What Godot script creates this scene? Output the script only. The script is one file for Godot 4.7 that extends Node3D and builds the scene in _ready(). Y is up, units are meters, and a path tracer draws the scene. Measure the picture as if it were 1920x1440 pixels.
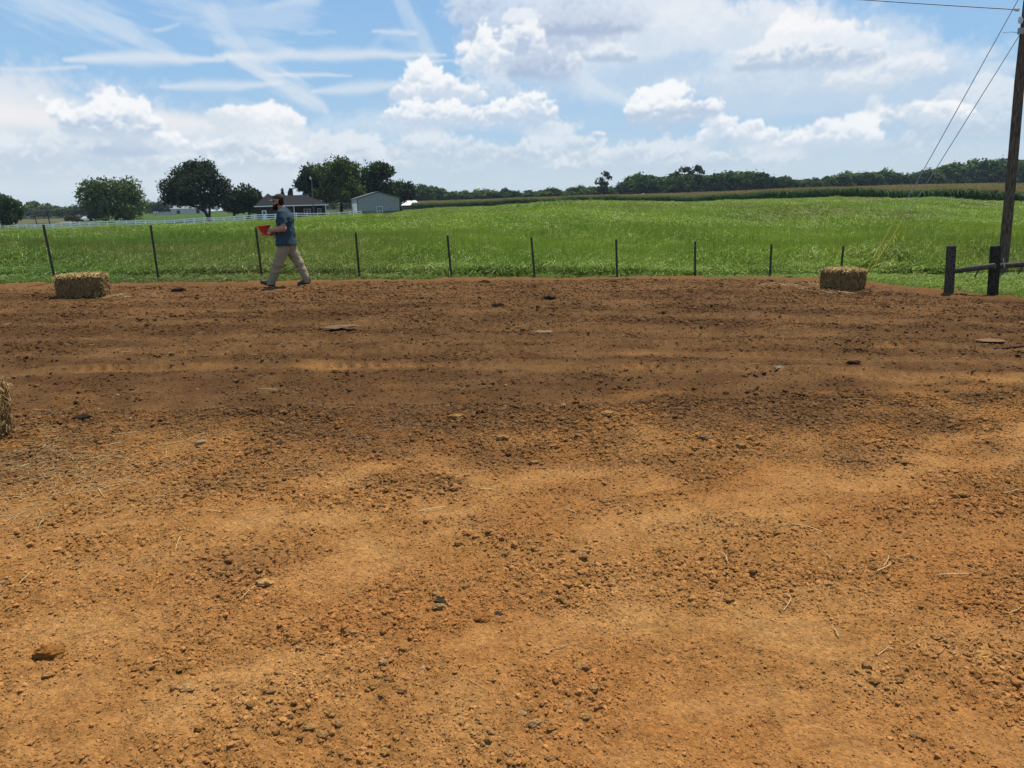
extends Node3D
# A graded dirt lot with straw bales, a man walking past steel posts, a field of tall grass, corn and trees beyond.

const F := 1443.0                      # focal length in pixels of the 1920 wide photograph
const EYE := Vector3(0, 1.6, 0)
var cam_basis := Basis(Vector3.RIGHT, deg_to_rad(-13.07)) * Basis(Vector3.BACK, deg_to_rad(-1.5))
var rng := RandomNumberGenerator.new()
var names := {}
var land := FastNoiseLite.new()        # slow swells
var grit := FastNoiseLite.new()        # lumps of soil
var cols := []                         # ground heights by bearing
var htab := PackedFloat32Array()
const HU := 120
const HD := 260


func _ready() -> void:
	rng.seed = 20240
	var cam := Camera3D.new()
	cam.name = "camera"
	cam.fov = rad_to_deg(2.0 * atan(720.0 / F))
	cam.near = 0.05
	cam.far = 6000.0
	cam.transform = Transform3D(cam_basis, EYE)
	add_child(cam)
	cam.current = true
	var env := Environment.new()
	env.background_mode = Environment.BG_SKY
	var sky := Sky.new()
	var sm := PanoramaSkyMaterial.new()
	sm.panorama = ImageTexture.create_from_image(make_sky())
	sky.sky_material = sm
	env.sky = sky
	env.background_energy_multiplier = 0.76
	env.tonemap_mode = Environment.TONE_MAPPER_LINEAR
	env.tonemap_exposure = 1.35
	env.fog_enabled = true
	env.fog_mode = Environment.FOG_MODE_EXPONENTIAL
	env.fog_density = 0.00009
	env.fog_light_color = Color(0.80, 0.88, 0.97)
	env.sdfgi_enabled = true
	env.ssao_enabled = true
	env.ssil_enabled = true
	var we := WorldEnvironment.new()
	we.name = "world_environment"
	we.environment = env
	add_child(we)
	var sun := DirectionalLight3D.new()
	sun.name = "sun"
	sun.light_energy = 1.6
	sun.light_color = Color(1.0, 0.965, 0.90)
	sun.light_angular_distance = 0.5
	sun.shadow_enabled = true
	# high summer sun, beyond the field and a little to the right: shadows come towards the viewer and leftwards
	var s := Vector3(0.22, 1.0, -0.34).normalized()
	sun.look_at_from_position(s * 100.0, Vector3.ZERO, Vector3.UP)
	add_child(sun)

	land.seed = 3
	land.frequency = 0.05
	land.fractal_octaves = 3
	grit.seed = 9
	grit.frequency = 1.0
	grit.fractal_octaves = 2
	lay_levels()
	build_ground()
	build_dirt()
	build_clods()
	build_straw_litter()
	build_tall_grass()
	build_corn()
	build_far_trees()
	build_near_trees()
	build_house()
	build_shed()
	build_barns()
	build_white_fence()
	build_far_poles()
	build_steel_posts()
	build_log_fence()
	build_utility_pole()
	build_truck()
	build_bales()
	build_man()


# ---------------------------------------------------------------- naming
func numbered(called: String) -> String:
	var n: int = names.get(called, -1) + 1
	names[called] = n
	return called if n == 0 else "%s_%03d" % [called, n]


func tag(o: Node3D, label: String, category: String, group := "", kind := "") -> Node3D:
	o.set_meta("label", label)
	if category != "":
		o.set_meta("category", category)
	if group != "":
		o.set_meta("group", group)
	if kind != "":
		o.set_meta("kind", kind)
	return o


func thing(called: String, where: Vector3, label: String, category: String, group := "") -> Node3D:
	var o := Node3D.new()
	o.name = numbered(called)
	o.position = where
	add_child(o, true)
	tag(o, label, category, group)
	return o


func put(called: String, mesh: Mesh, m: Material, parent: Node3D = null, where := Transform3D()) -> MeshInstance3D:
	var o := MeshInstance3D.new()
	o.name = numbered(called) if parent == null else called
	o.mesh = mesh
	o.material_override = m
	o.transform = where
	if parent == null:
		add_child(o, true)
	else:
		parent.add_child(o, true)
	return o


func copy(o: Node3D, where: Transform3D, label: String, group := "") -> Node3D:
	var c: Node3D = o.duplicate()
	c.name = numbered(String(o.name).rstrip("0123456789").trim_suffix("_"))
	add_child(c, true)
	c.transform = where
	c.set_meta("label", label)
	if group != "":
		c.set_meta("group", group)
	return c


func scatter(called: String, mesh: Mesh, m: Material, places: Array[Transform3D], tints: PackedColorArray, label: String, category: String, parent: Node3D = null) -> MultiMeshInstance3D:
	var mm := MultiMesh.new()
	mm.transform_format = MultiMesh.TRANSFORM_3D
	mm.use_colors = true
	mm.mesh = mesh
	mm.instance_count = places.size()
	for i in places.size():
		mm.set_instance_transform(i, places[i])
		mm.set_instance_color(i, tints[i])
	var o := MultiMeshInstance3D.new()
	o.multimesh = mm
	o.material_override = m
	if parent:
		o.name = called
		o.set_meta("kind", "stuff")
		parent.add_child(o, true)
	else:
		o.name = numbered(called)
		add_child(o, true)
		tag(o, label, category, "", "stuff")
	return o


# ---------------------------------------------------------------- shapes
class Shape:
	var v := PackedVector3Array()
	var n := PackedVector3Array()
	var c := PackedColorArray()
	var t := PackedVector2Array()
	var i := PackedInt32Array()
	var col := Color.WHITE

	func tri(a: Vector3, b: Vector3, d: Vector3, nn := Vector3.ZERO) -> void:
		var k := v.size()
		var m := nn if nn != Vector3.ZERO else (d - a).cross(b - a).normalized()
		for p in [a, b, d]:
			v.append(p)
			n.append(m)
			c.append(col)
		i.append_array(PackedInt32Array([k, k + 1, k + 2]))

	func quad(a: Vector3, b: Vector3, d: Vector3, e: Vector3, nn := Vector3.ZERO) -> void:
		var k := v.size()
		var m := nn if nn != Vector3.ZERO else (d - a).cross(b - a).normalized()
		for p in [a, b, d, e]:
			v.append(p)
			n.append(m)
			c.append(col)
		i.append_array(PackedInt32Array([k, k + 1, k + 2, k, k + 2, k + 3]))

	# box by its lower centre, size and turn
	func box(at: Vector3, size: Vector3, basis := Basis()) -> Shape:
		var h := size * 0.5
		var p := []
		for q in [[-1, 0, -1], [1, 0, -1], [1, 0, 1], [-1, 0, 1], [-1, 2, -1], [1, 2, -1], [1, 2, 1], [-1, 2, 1]]:
			p.append(at + basis * Vector3(q[0] * h.x, q[1] * h.y, q[2] * h.z))
		for f in [[4, 5, 6, 7], [0, 3, 2, 1], [3, 7, 6, 2], [1, 5, 4, 0], [0, 4, 7, 3], [2, 6, 5, 1]]:
			quad(p[f[0]], p[f[1]], p[f[2]], p[f[3]])
		return self

	# a tube along points with a radius at each
	func tube(pts: Array, radii: Array, sides := 8, cap := true) -> Shape:
		var first := v.size()
		var side := Vector3.ZERO
		for k in pts.size():
			var dir: Vector3 = (pts[mini(k + 1, pts.size() - 1)] - pts[maxi(k - 1, 0)]).normalized()
			if side == Vector3.ZERO:
				side = dir.cross(Vector3.UP if absf(dir.y) < 0.9 else Vector3.RIGHT).normalized()
			side = (side - dir * side.dot(dir)).normalized()
			var up := side.cross(dir)
			for s in sides:
				var a := TAU * s / sides
				var o := side * cos(a) + up * sin(a)
				v.append(pts[k] + o * radii[k])
				n.append(o)
				c.append(col)
		for k in pts.size() - 1:
			for s in sides:
				var a := first + k * sides + s
				var b := first + k * sides + (s + 1) % sides
				i.append_array(PackedInt32Array([a, b, b + sides, a, b + sides, a + sides]))
		if cap:
			for e in [0, pts.size() - 1]:
				var dir: Vector3 = (pts[e] - pts[1 if e == 0 else e - 1]).normalized()
				var k := v.size()
				v.append(pts[e])
				n.append(dir)
				c.append(col)
				for s in sides:
					v.append(v[first + e * sides + s])
					n.append(dir)
					c.append(col)
				for s in sides:
					if e == 0:
						i.append_array(PackedInt32Array([k, k + 1 + (s + 1) % sides, k + 1 + s]))
					else:
						i.append_array(PackedInt32Array([k, k + 1 + s, k + 1 + (s + 1) % sides]))
		return self

	# a flat strip (blade, leaf, straw) along points with half widths
	func strip(pts: Array, half: Array, across: Vector3, tones: Array = []) -> void:
		var k := v.size()
		for j in pts.size():
			var dir: Vector3 = (pts[mini(j + 1, pts.size() - 1)] - pts[maxi(j - 1, 0)]).normalized()
			var nn := dir.cross(across).normalized()
			for s in [-1.0, 1.0]:
				v.append(pts[j] + across * half[j] * s)
				n.append(nn)
				c.append(tones[j] if tones.size() > j else col)
			if j > 0:
				i.append_array(PackedInt32Array([k + j * 2 - 2, k + j * 2 - 1, k + j * 2 + 1, k + j * 2 - 2, k + j * 2 + 1, k + j * 2]))

	func mesh() -> ArrayMesh:
		var a := []
		a.resize(Mesh.ARRAY_MAX)
		a[Mesh.ARRAY_VERTEX] = v
		a[Mesh.ARRAY_NORMAL] = n
		a[Mesh.ARRAY_COLOR] = c
		if t.size() == v.size():
			a[Mesh.ARRAY_TEX_UV] = t
		a[Mesh.ARRAY_INDEX] = i
		var m := ArrayMesh.new()
		m.add_surface_from_arrays(Mesh.PRIMITIVE_TRIANGLES, a)
		return m


func lin(r: float, g: float, b: float) -> Color:
	return Color(r, g, b).linear_to_srgb()


func paint(r: float, g: float, b: float, rough := 0.8, vertex := true) -> StandardMaterial3D:
	var m := StandardMaterial3D.new()
	m.albedo_color = lin(r, g, b)
	m.roughness = rough
	if rough > 0.75:
		m.metallic_specular = 0.12
	m.vertex_color_use_as_albedo = vertex
	return m


func noise_texture(freq: float, octaves: int, lo: float, hi: float, sd: int, size := 512, kind := FastNoiseLite.TYPE_SIMPLEX_SMOOTH) -> NoiseTexture2D:
	var f := FastNoiseLite.new()
	f.noise_type = kind
	f.seed = sd
	f.frequency = freq
	f.fractal_octaves = octaves
	var g := Gradient.new()
	g.set_color(0, Color(lo, lo, lo))
	g.set_color(1, Color(hi, hi, hi))
	var t := NoiseTexture2D.new()
	t.width = size
	t.height = size
	t.seamless = true
	t.noise = f
	t.color_ramp = g
	return t


func triplanar(m: StandardMaterial3D, metres: float, albedo: Texture2D, height: Texture2D = null, relief := 0.0, world := true) -> StandardMaterial3D:
	m.uv1_triplanar = true
	m.uv1_world_triplanar = world
	m.uv1_scale = Vector3.ONE / metres
	m.albedo_texture = albedo
	if height:
		m.heightmap_enabled = true
		m.heightmap_texture = height
		m.heightmap_scale = relief
	return m


# ---------------------------------------------------------------- levels
func at(px: float, py: float, dist: float) -> Vector3:   # where the line of sight through a point of the photograph is so far ahead
	var d: Vector3 = cam_basis * Vector3((px - 960.0) / F, -(py - 720.0) / F, -1.0)
	return EYE + d * (dist / -d.z)


func bearing(px: float) -> float:
	return (px - 960.0) / F


func spot(px: float, dist: float) -> Vector3:            # on the ground at that bearing and distance ahead
	var x := at(px, 400.0, dist).x
	return Vector3(x, ground(x, dist), -dist)


func on_ground(px: float, py: float) -> Vector3:         # where that line of sight meets the ground
	var d: Vector3 = cam_basis * Vector3((px - 960.0) / F, -(py - 720.0) / F, -1.0)
	var t := 1.0
	while t < 900.0:
		var p := EYE + d * t
		if p.y < ground(p.x, -p.z):
			break
		t += 0.02 + t * 0.002
	return EYE + d * t


func lay_levels() -> void:
	var table := [
		[-500.0, 0.16, [[185, 444], [230, 440], [300, 434], [600, 415], [900, 411]]],
		[0.0, 0.14, [[120, 437], [185, 434], [230, 429], [300, 424], [600, 409], [900, 405]]],
		[180.0, 0.10, [[120, 431], [185, 427.5], [230, 422], [300, 418.5], [600, 405], [900, 401]]],
		[290.0, 0.07, [[120, 427], [185, 423.5], [230, 413], [300, 403], [600, 401], [900, 398]]],
		[400.0, 0.05, [[120, 424], [185, 419], [230, 409], [300, 400], [600, 398], [900, 396]]],
		[680.0, -0.1, [[60, 426], [100, 419], [165, 408.5], [300, 397], [600, 390], [900, 387]]],
		[800.0, -0.15, [[60, 420], [120, 405], [300, 392], [600, 381], [900, 378]]],
		[1100.0, -0.3, [[50, 412], [90, 389], [230, 383], [420, 377], [600, 370]]],
		[1300.0, -0.4, [[50, 414], [95, 392], [200, 385], [400, 370], [600, 363]]],
		[1500.0, -0.42, [[50, 410], [90, 386], [160, 378], [400, 363], [600, 357]]],
		[1700.0, -0.45, [[50, 412], [90, 393], [145, 379], [400, 356], [600, 351]]],
		[1820.0, -0.48, [[50, 424], [85, 399], [135, 382], [380, 354], [600, 349]]],
		[1960.0, -0.5, [[50, 432], [80, 408], [125, 388], [380, 354], [600, 349]]],
		[2600.0, -0.5, [[50, 425], [80, 400], [125, 384], [380, 345], [600, 340]]],
	]
	for row in table:
		var curve := [[20.0, row[1]]]
		for k in row[2]:
			curve.append([float(k[0]), at(row[0], k[1], k[0]).y])
		cols.append([bearing(row[0]), curve])
	htab.resize(HU * HD)
	for i in HU:
		var u := lerpf(-1.05, 1.2, i / (HU - 1.0))
		for j in HD:
			var d := 20.0 * pow(50.0, j / (HD - 1.0))
			htab[i * HD + j] = (level_at(u, d * 0.93) + level_at(u, d) * 2.0 + level_at(u, d * 1.08)) * 0.25


func level_at(u: float, d: float) -> float:
	var k := 0
	while k < cols.size() - 2 and u > cols[k + 1][0]:
		k += 1
	var w := smoothstep(0.0, 1.0, clampf((u - cols[k][0]) / (cols[k + 1][0] - cols[k][0]), 0.0, 1.0)) * 0.5 + 0.5 * clampf((u - cols[k][0]) / (cols[k + 1][0] - cols[k][0]), 0.0, 1.0)
	var got := []
	for c in [cols[k][1], cols[k + 1][1]]:
		var m := 0
		while m < c.size() - 2 and d > c[m + 1][0]:
			m += 1
		got.append(lerpf(c[m][1], c[m + 1][1], clampf((d - c[m][0]) / (c[m + 1][0] - c[m][0]), 0.0, 1.0)))
	return lerpf(got[0], got[1], w)


func far_level(x: float, d: float) -> float:
	var u := clampf((x / maxf(d, 1.0) + 1.05) / 2.25 * (HU - 1), 0.0, HU - 1.001)
	var j := clampf(log(maxf(d, 20.0) / 20.0) / log(50.0) * (HD - 1), 0.0, HD - 1.001)
	var i0 := int(u)
	var j0 := int(j)
	var a := lerpf(htab[i0 * HD + j0], htab[i0 * HD + j0 + 1], j - j0)
	var b := lerpf(htab[(i0 + 1) * HD + j0], htab[(i0 + 1) * HD + j0 + 1], j - j0)
	var h := lerpf(a, b, u - i0)
	return h + land.get_noise_2d(x * 0.9, d * 0.9) * 0.45 * smoothstep(24.0, 60.0, d)


func near_level(x: float, d: float) -> float:
	var s := smoothstep(0.0, 13.0, d)
	return (0.10 - 0.022 * clampf(x, -16.0, 16.0)) * s


func ground(x: float, d: float) -> float:
	if d < 15.0:
		return near_level(x, d)
	var n := near_level(x, d)
	if d > 21.0:
		return far_level(x, d)
	return lerpf(n, far_level(x, d), smoothstep(15.0, 21.0, d))


func along(list: Array, u: float) -> float:              # a value read off a list of [photograph column, value]
	var px := 960.0 + u * F
	var k := 0
	while k < list.size() - 2 and px > list[k + 1][0]:
		k += 1
	return lerpf(list[k][1], list[k + 1][1], clampf((px - list[k][0]) / (list[k + 1][0] - list[k][0]), 0.0, 1.0))


const EDGE := [[-500.0, 14.4], [0.0, 15.0], [300.0, 15.3], [537.0, 15.4], [680.0, 15.9], [850.0, 16.2], [1000.0, 16.4], [1300.0, 16.6], [1450.0, 16.3], [1540.0, 15.5], [1650.0, 14.5], [1760.0, 13.4], [1850.0, 12.8], [1920.0, 12.3], [2400.0, 10.2]]
const TALL := [[-500.0, 16.6], [0.0, 16.4], [300.0, 16.4], [560.0, 16.6], [680.0, 16.7], [850.0, 16.8], [1000.0, 16.9], [1300.0, 17.1], [1480.0, 17.1], [1600.0, 16.6], [1700.0, 16.4], [1800.0, 16.9], [1950.0, 17.6], [2400.0, 18.0]]
const CORN := [[640.0, 330.0], [800.0, 300.0], [1100.0, 230.0], [1300.0, 200.0], [1500.0, 160.0], [1700.0, 145.0], [1820.0, 135.0], [1960.0, 125.0], [2600.0, 110.0]]


func edge(x: float, d: float) -> float:                  # how far inside the bare soil a point is
	var e := along(EDGE, x / maxf(d, 2.0)) + land.get_noise_2d(x * 9.0, 40.0) * 0.25 + land.get_noise_2d(x * 40.0, d * 40.0 + 90.0) * 0.22
	return e - d


# ---------------------------------------------------------------- the ground sheet
func build_ground() -> void:
	var rows := PackedFloat32Array()
	for k in 14:
		rows.append(-60.0 + k * 4.4)
	var d := 0.6
	while d < 3000.0:
		rows.append(d)
		d *= 1.028
	var s := Shape.new()
	var nu := 190
	for r in rows.size():
		var dd := rows[r]
		for k in nu:
			var u := lerpf(-2.4, 2.4, k / (nu - 1.0))
			u = signf(u) * pow(absf(u) / 2.4, 1.35) * 2.4
			var x := u * (absf(dd) + 8.0)
			var h := ground(x, dd)
			if dd < 18.0:
				h -= 0.16 * smoothstep(0.15, 0.8, edge(x, dd))
			s.v.append(Vector3(x, h, -dd))
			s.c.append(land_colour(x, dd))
			s.n.append(Vector3.UP)
			if r > 0 and k > 0:
				var a := (r - 1) * nu + k - 1
				s.i.append_array(PackedInt32Array([a, a + nu, a + nu + 1, a, a + nu + 1, a + 1]))
	grid_normals(s, rows.size(), nu)
	var m := paint(1, 1, 1, 0.95)
	triplanar(m, 2.6, noise_texture(0.02, 5, 0.55, 1.0, 4), noise_texture(0.05, 4, 0.0, 1.0, 5), 3.0)
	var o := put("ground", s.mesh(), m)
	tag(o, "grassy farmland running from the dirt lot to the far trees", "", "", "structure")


func grid_normals(s: Shape, nr: int, nc: int) -> void:
	for r in nr:
		for k in nc:
			var a := s.v[r * nc + maxi(k - 1, 0)]
			var b := s.v[r * nc + mini(k + 1, nc - 1)]
			var e := s.v[maxi(r - 1, 0) * nc + k]
			var f := s.v[mini(r + 1, nr - 1) * nc + k]
			var m := (b - a).cross(f - e).normalized()
			s.n[r * nc + k] = m if m.y > 0.0 else -m


func land_colour(x: float, d: float) -> Color:
	var u := x / maxf(d, 2.0)
	var px := 960.0 + u * F
	if d < 20.0 and edge(x, d) > 0.0:
		return Color(0.20, 0.095, 0.032)
	var n := land.get_noise_2d(x * 3.0, d * 3.0)
	var lawn := Color(0.052, 0.105, 0.022).lerp(Color(0.085, 0.135, 0.032), 0.5 + n)
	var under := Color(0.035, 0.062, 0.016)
	var tall := along(TALL, u)
	if d < tall:
		return lawn.lerp(Color(0.12, 0.10, 0.04), smoothstep(0.5, -0.1, -edge(x, d)) * 0.6)
	if px > 640.0:
		var cd := along(CORN, u)
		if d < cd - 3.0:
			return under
		if d < 420.0:
			return Color(0.09, 0.07, 0.035)
		return Color(0.03, 0.045, 0.02)
	var fence := lerpf(186.0, 166.0, clampf(px / 680.0, -0.5, 1.1))
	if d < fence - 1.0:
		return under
	if d > 480.0:
		return Color(0.05, 0.07, 0.03)
	if px < 190.0 and d > 250.0:
		return Color(0.115, 0.125, 0.05).lerp(Color(0.15, 0.14, 0.07), 0.5 + n)
	return Color(0.075, 0.135, 0.035).lerp(Color(0.095, 0.15, 0.045), 0.5 + n)


# ---------------------------------------------------------------- bare soil
var tracks := []
var track_reach := []

func lay_tracks() -> void:
	var drawn := [
		[[[-80, 1345], [200, 1300], [450, 1262], [700, 1240], [900, 1200]], 0.05],
		[[[-80, 1400], [120, 1395], [300, 1350]], 0.06],
		[[[540, 1120], [640, 1085], [760, 1010], [860, 930], [1020, 895], [1250, 905]], 0.11],
		[[[1020, 1190], [1200, 1160], [1420, 1150], [1560, 1230], [1700, 1320], [1960, 1450]], 0.085],
		[[[1200, 1010], [1400, 950], [1600, 900], [1800, 850], [2000, 815]], 0.17],
		[[[600, 900], [760, 860], [900, 880]], 0.10],
		[[[1180, 1440], [1330, 1370], [1500, 1350], [1650, 1440]], 0.08],
		[[[60, 1020], [300, 980], [620, 965]], 0.08],
		[[[-60, 706], [300, 690], [800, 684], [1300, 694], [1950, 712]], 0.13],
		[[[-60, 676], [300, 662], [800, 656], [1300, 664], [1950, 682]], 0.12],
		[[[-60, 640], [500, 634], [1000, 641], [1950, 655]], 0.14],
		[[[-60, 612], [500, 606], [1000, 615], [1950, 634]], 0.14],
		[[[-60, 588], [600, 580], [1200, 589], [1950, 612]], 0.16],
		[[[-60, 570], [600, 562], [1200, 568], [1950, 590]], 0.16],
		[[[300, 545], [700, 541], [1000, 541], [1300, 541], [1500, 546]], 0.2],
	]
	for t in drawn:
		var pts := PackedVector2Array()
		var lo := Vector2(1e9, 1e9)
		var hi := Vector2(-1e9, -1e9)
		for p in t[0]:
			var g := on_ground(p[0], p[1])
			var q := Vector2(g.x, -g.z)
			pts.append(q)
			lo = lo.min(q)
			hi = hi.max(q)
		tracks.append([pts, t[1]])
		track_reach.append(Rect2(lo - Vector2.ONE, hi - lo + Vector2.ONE * 2.0))


var here := Vector2(-99, -99)
var here_smooth := 0.0
var here_rim := 0.0
var here_tread := 0.0

func smoothed(x: float, d: float) -> float:              # 1 in the middle of packed wheel tracks, 0 in loose soil
	if here.x == x and here.y == d:
		return here_smooth
	here = Vector2(x, d)
	var p := Vector2(x + grit.get_noise_2d(x * 1.7, d * 1.7) * 0.10, d + grit.get_noise_2d(x * 1.7 + 50.0, d * 1.7) * 0.12)
	here_smooth = 0.0
	here_rim = 0.0
	here_tread = 0.0
	for k in tracks.size():
		if not track_reach[k].has_point(p):
			continue
		var pts: PackedVector2Array = tracks[k][0]
		var w: float = tracks[k][1]
		var near := 9.0
		for j in pts.size() - 1:
			near = minf(near, Geometry2D.get_closest_point_to_segment(p, pts[j], pts[j + 1]).distance_to(p) / w)
		var worn := 1.0 if k >= 8 else clampf(0.55 + grit.get_noise_2d(x * 1.1 + 80.0, d * 2.2) * 1.1, 0.1, 1.0)
		here_smooth = maxf(here_smooth, smoothstep(2.6, 0.3, near) * worn)
		if k >= 8:
			here_rim = maxf(here_rim, 1.0 - minf(absf(near - 1.25) / 0.45, 1.0))
			here_tread = maxf(here_tread, smoothstep(1.05, 0.8, near))
	return here_smooth


func loose(x: float, d: float) -> float:                 # how cloddy the soil is, 0 to 1
	var n := grit.get_noise_2d(x * 0.8 + 7.0, d * 0.9) * 0.75 + grit.get_noise_2d(x * 2.6, d * 2.9 + 31.0) * 0.45
	return clampf(0.64 + n * 0.62 - smoothed(x, d) * 0.50 * smoothstep(16.0, 6.0, d) - smoothed(x, d) * 0.08, 0.05, 1.0)


func soil_height(x: float, d: float, l: float) -> float:
	var h := ground(x, d)
	var far := smoothstep(4.0, 8.0, d)
	h += grit.get_noise_2d(x * 0.55, d * 0.8) * 0.022
	h += grit.get_noise_2d(x * 0.22 + 4.0, d * 1.9) * 0.030 * far              # drag marks of the blade
	h += absf(grit.get_noise_2d(x * 1.4, d * 5.5 + 3.0)) * 0.020 * far
	smoothed(x, d)
	h += here_rim * 0.020 * (0.6 + grit.get_noise_2d(x * 1.2, d * 8.0)) - here_tread * 0.012
	h += here_tread * 0.022 * smoothstep(-0.25, 0.25, grit.get_noise_2d(x * 0.5, d * 2.0 + 9.0)) * clampf(sin(x * 48.0 + sin(d * 30.0)) * 2.0, -1.0, 1.0) 
	var b := grit.get_noise_2d(x * 6.5, d * 6.5)
	h += (0.5 - absf(b)) * 0.026 * l
	h += grit.get_noise_2d(x * 19.0, d * 19.0) * (0.005 + 0.010 * l)
	h += grit.get_noise_2d(x * 48.0, d * 48.0) * (0.0022 + 0.0042 * l) * smoothstep(9.0, 3.0, d)
	return h


func soil_colour(x: float, d: float, l: float) -> Color:
	var n := grit.get_noise_2d(x * 0.35 + 13.0, d * 0.5)
	var n2 := grit.get_noise_2d(x * 1.3, d * 1.9 + 70.0)
	var n3 := grit.get_noise_2d(x * 7.0, d * 9.0 + 20.0)
	var dry := Color(0.272, 0.131, 0.043).lerp(Color(0.352, 0.186, 0.067), clampf(0.35 + n2 * 0.7 - l * 0.35, 0.0, 1.0))
	dry = dry.lerp(Color(0.280, 0.116, 0.035), clampf(n * 1.2, 0.0, 0.45))
	var wet := Color(0.086, 0.045, 0.0200).lerp(Color(0.146, 0.079, 0.034), clampf(0.35 + n2 * 0.75 + n * 0.6 - l * 0.3, 0.0, 1.0))
	wet = wet.lerp(Color(0.185, 0.102, 0.042), smoothed(x, d) * 0.30)
	wet = wet.lerp(Color(0.175, 0.092, 0.039), smoothstep(10.0, 15.5, d + n * 2.5) * 0.65)
	var m := smoothstep(3.3, 6.9, d + n * 1.4 + n2 * 1.1 + n3 * 0.7 + (l - 0.5) * 1.5 - smoothed(x, d) * 0.6 - 0.06 * clampf(x, -3.0, 3.0))
	var c := dry.lerp(wet, m)
	c = c.lerp(Color(0.40, 0.225, 0.085), smoothed(x, d) * 0.26 * (1.0 - m))
	return c * (1.0 + n3 * 0.22)


func build_dirt() -> void:
	lay_tracks()
	var us := PackedFloat32Array()
	for k in 26:
		us.append(-1.7 + k * 0.036)
	var dense := 740
	for k in dense:
		us.append(-0.76 + 1.52 * k / (dense - 1.0))
	for k in 26:
		us.append(0.80 + k * 0.036)
	var rows := PackedFloat32Array()
	var d := 0.5
	while d < 17.2:
		rows.append(d)
		d += 0.0022 + d * 0.0055
	var nu := us.size()
	var nr := rows.size()
	var s := Shape.new()
	s.v.resize(nu * nr)
	s.n.resize(nu * nr)
	s.c.resize(nu * nr)
	s.i.resize((nu - 1) * (nr - 1) * 6)
	var w := 0
	for r in nr:
		var dd := rows[r]
		for k in nu:
			var x := us[k] * (dd + 2.4)
			var l := loose(x, dd)
			var h := soil_height(x, dd, l)
			var c := soil_colour(x, dd, l)
			if dd > 9.0:
				var e := edge(x, dd)
				h += 0.05 * smoothstep(0.7, 0.2, e) - smoothstep(0.1, -0.35, e) * 0.5
				c = c.lerp(Color(0.215, 0.10, 0.036), smoothstep(0.6, 0.1, e) * 0.45)
			s.v[r * nu + k] = Vector3(x, h, -dd)
			s.c[r * nu + k] = c
			if r > 0 and k > 0:
				var a := (r - 1) * nu + k - 1
				for q in [a, a + nu, a + nu + 1, a, a + nu + 1, a + 1]:
					s.i[w] = q
					w += 1
	grid_normals(s, nr, nu)
	var m := paint(1, 1, 1, 0.95)
	triplanar(m, 0.9, noise_texture(0.03, 5, 0.74, 1.06, 14, 1024), noise_texture(0.075, 3, 1.0, 0.0, 15, 1024, FastNoiseLite.TYPE_CELLULAR), 0.9)
	var o := put("dirt_lot", s.mesh(), m)
	tag(o, "bare graded orange brown dirt lot with wheel tracks and loose clods", "", "", "structure")


func clod_mesh(sd: int, detail := 1) -> ArrayMesh:
	var f := FastNoiseLite.new()
	f.seed = sd
	f.frequency = 0.9
	var sp := SphereMesh.new()
	sp.radial_segments = 7 if detail == 1 else 16
	sp.rings = 4 if detail == 1 else 9
	sp.radius = 1.0
	sp.height = 2.0
	var a := sp.get_mesh_arrays()
	var v: PackedVector3Array = a[Mesh.ARRAY_VERTEX]
	var idx: PackedInt32Array = a[Mesh.ARRAY_INDEX]
	for k in v.size():
		var p := v[k]
		v[k] = p * (0.85 + f.get_noise_3dv(p * 1.0) * (0.55 if detail == 1 else 0.42) + f.get_noise_3dv(p * 2.4) * (0.25 if detail == 1 else 0.34)) * Vector3(1.15, 0.66, 0.95)
	var s := Shape.new()
	for k in range(0, idx.size(), 3):
		s.tri(v[idx[k]], v[idx[k + 1]], v[idx[k + 2]])
	return s.mesh()


var soil_mat: StandardMaterial3D

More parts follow.
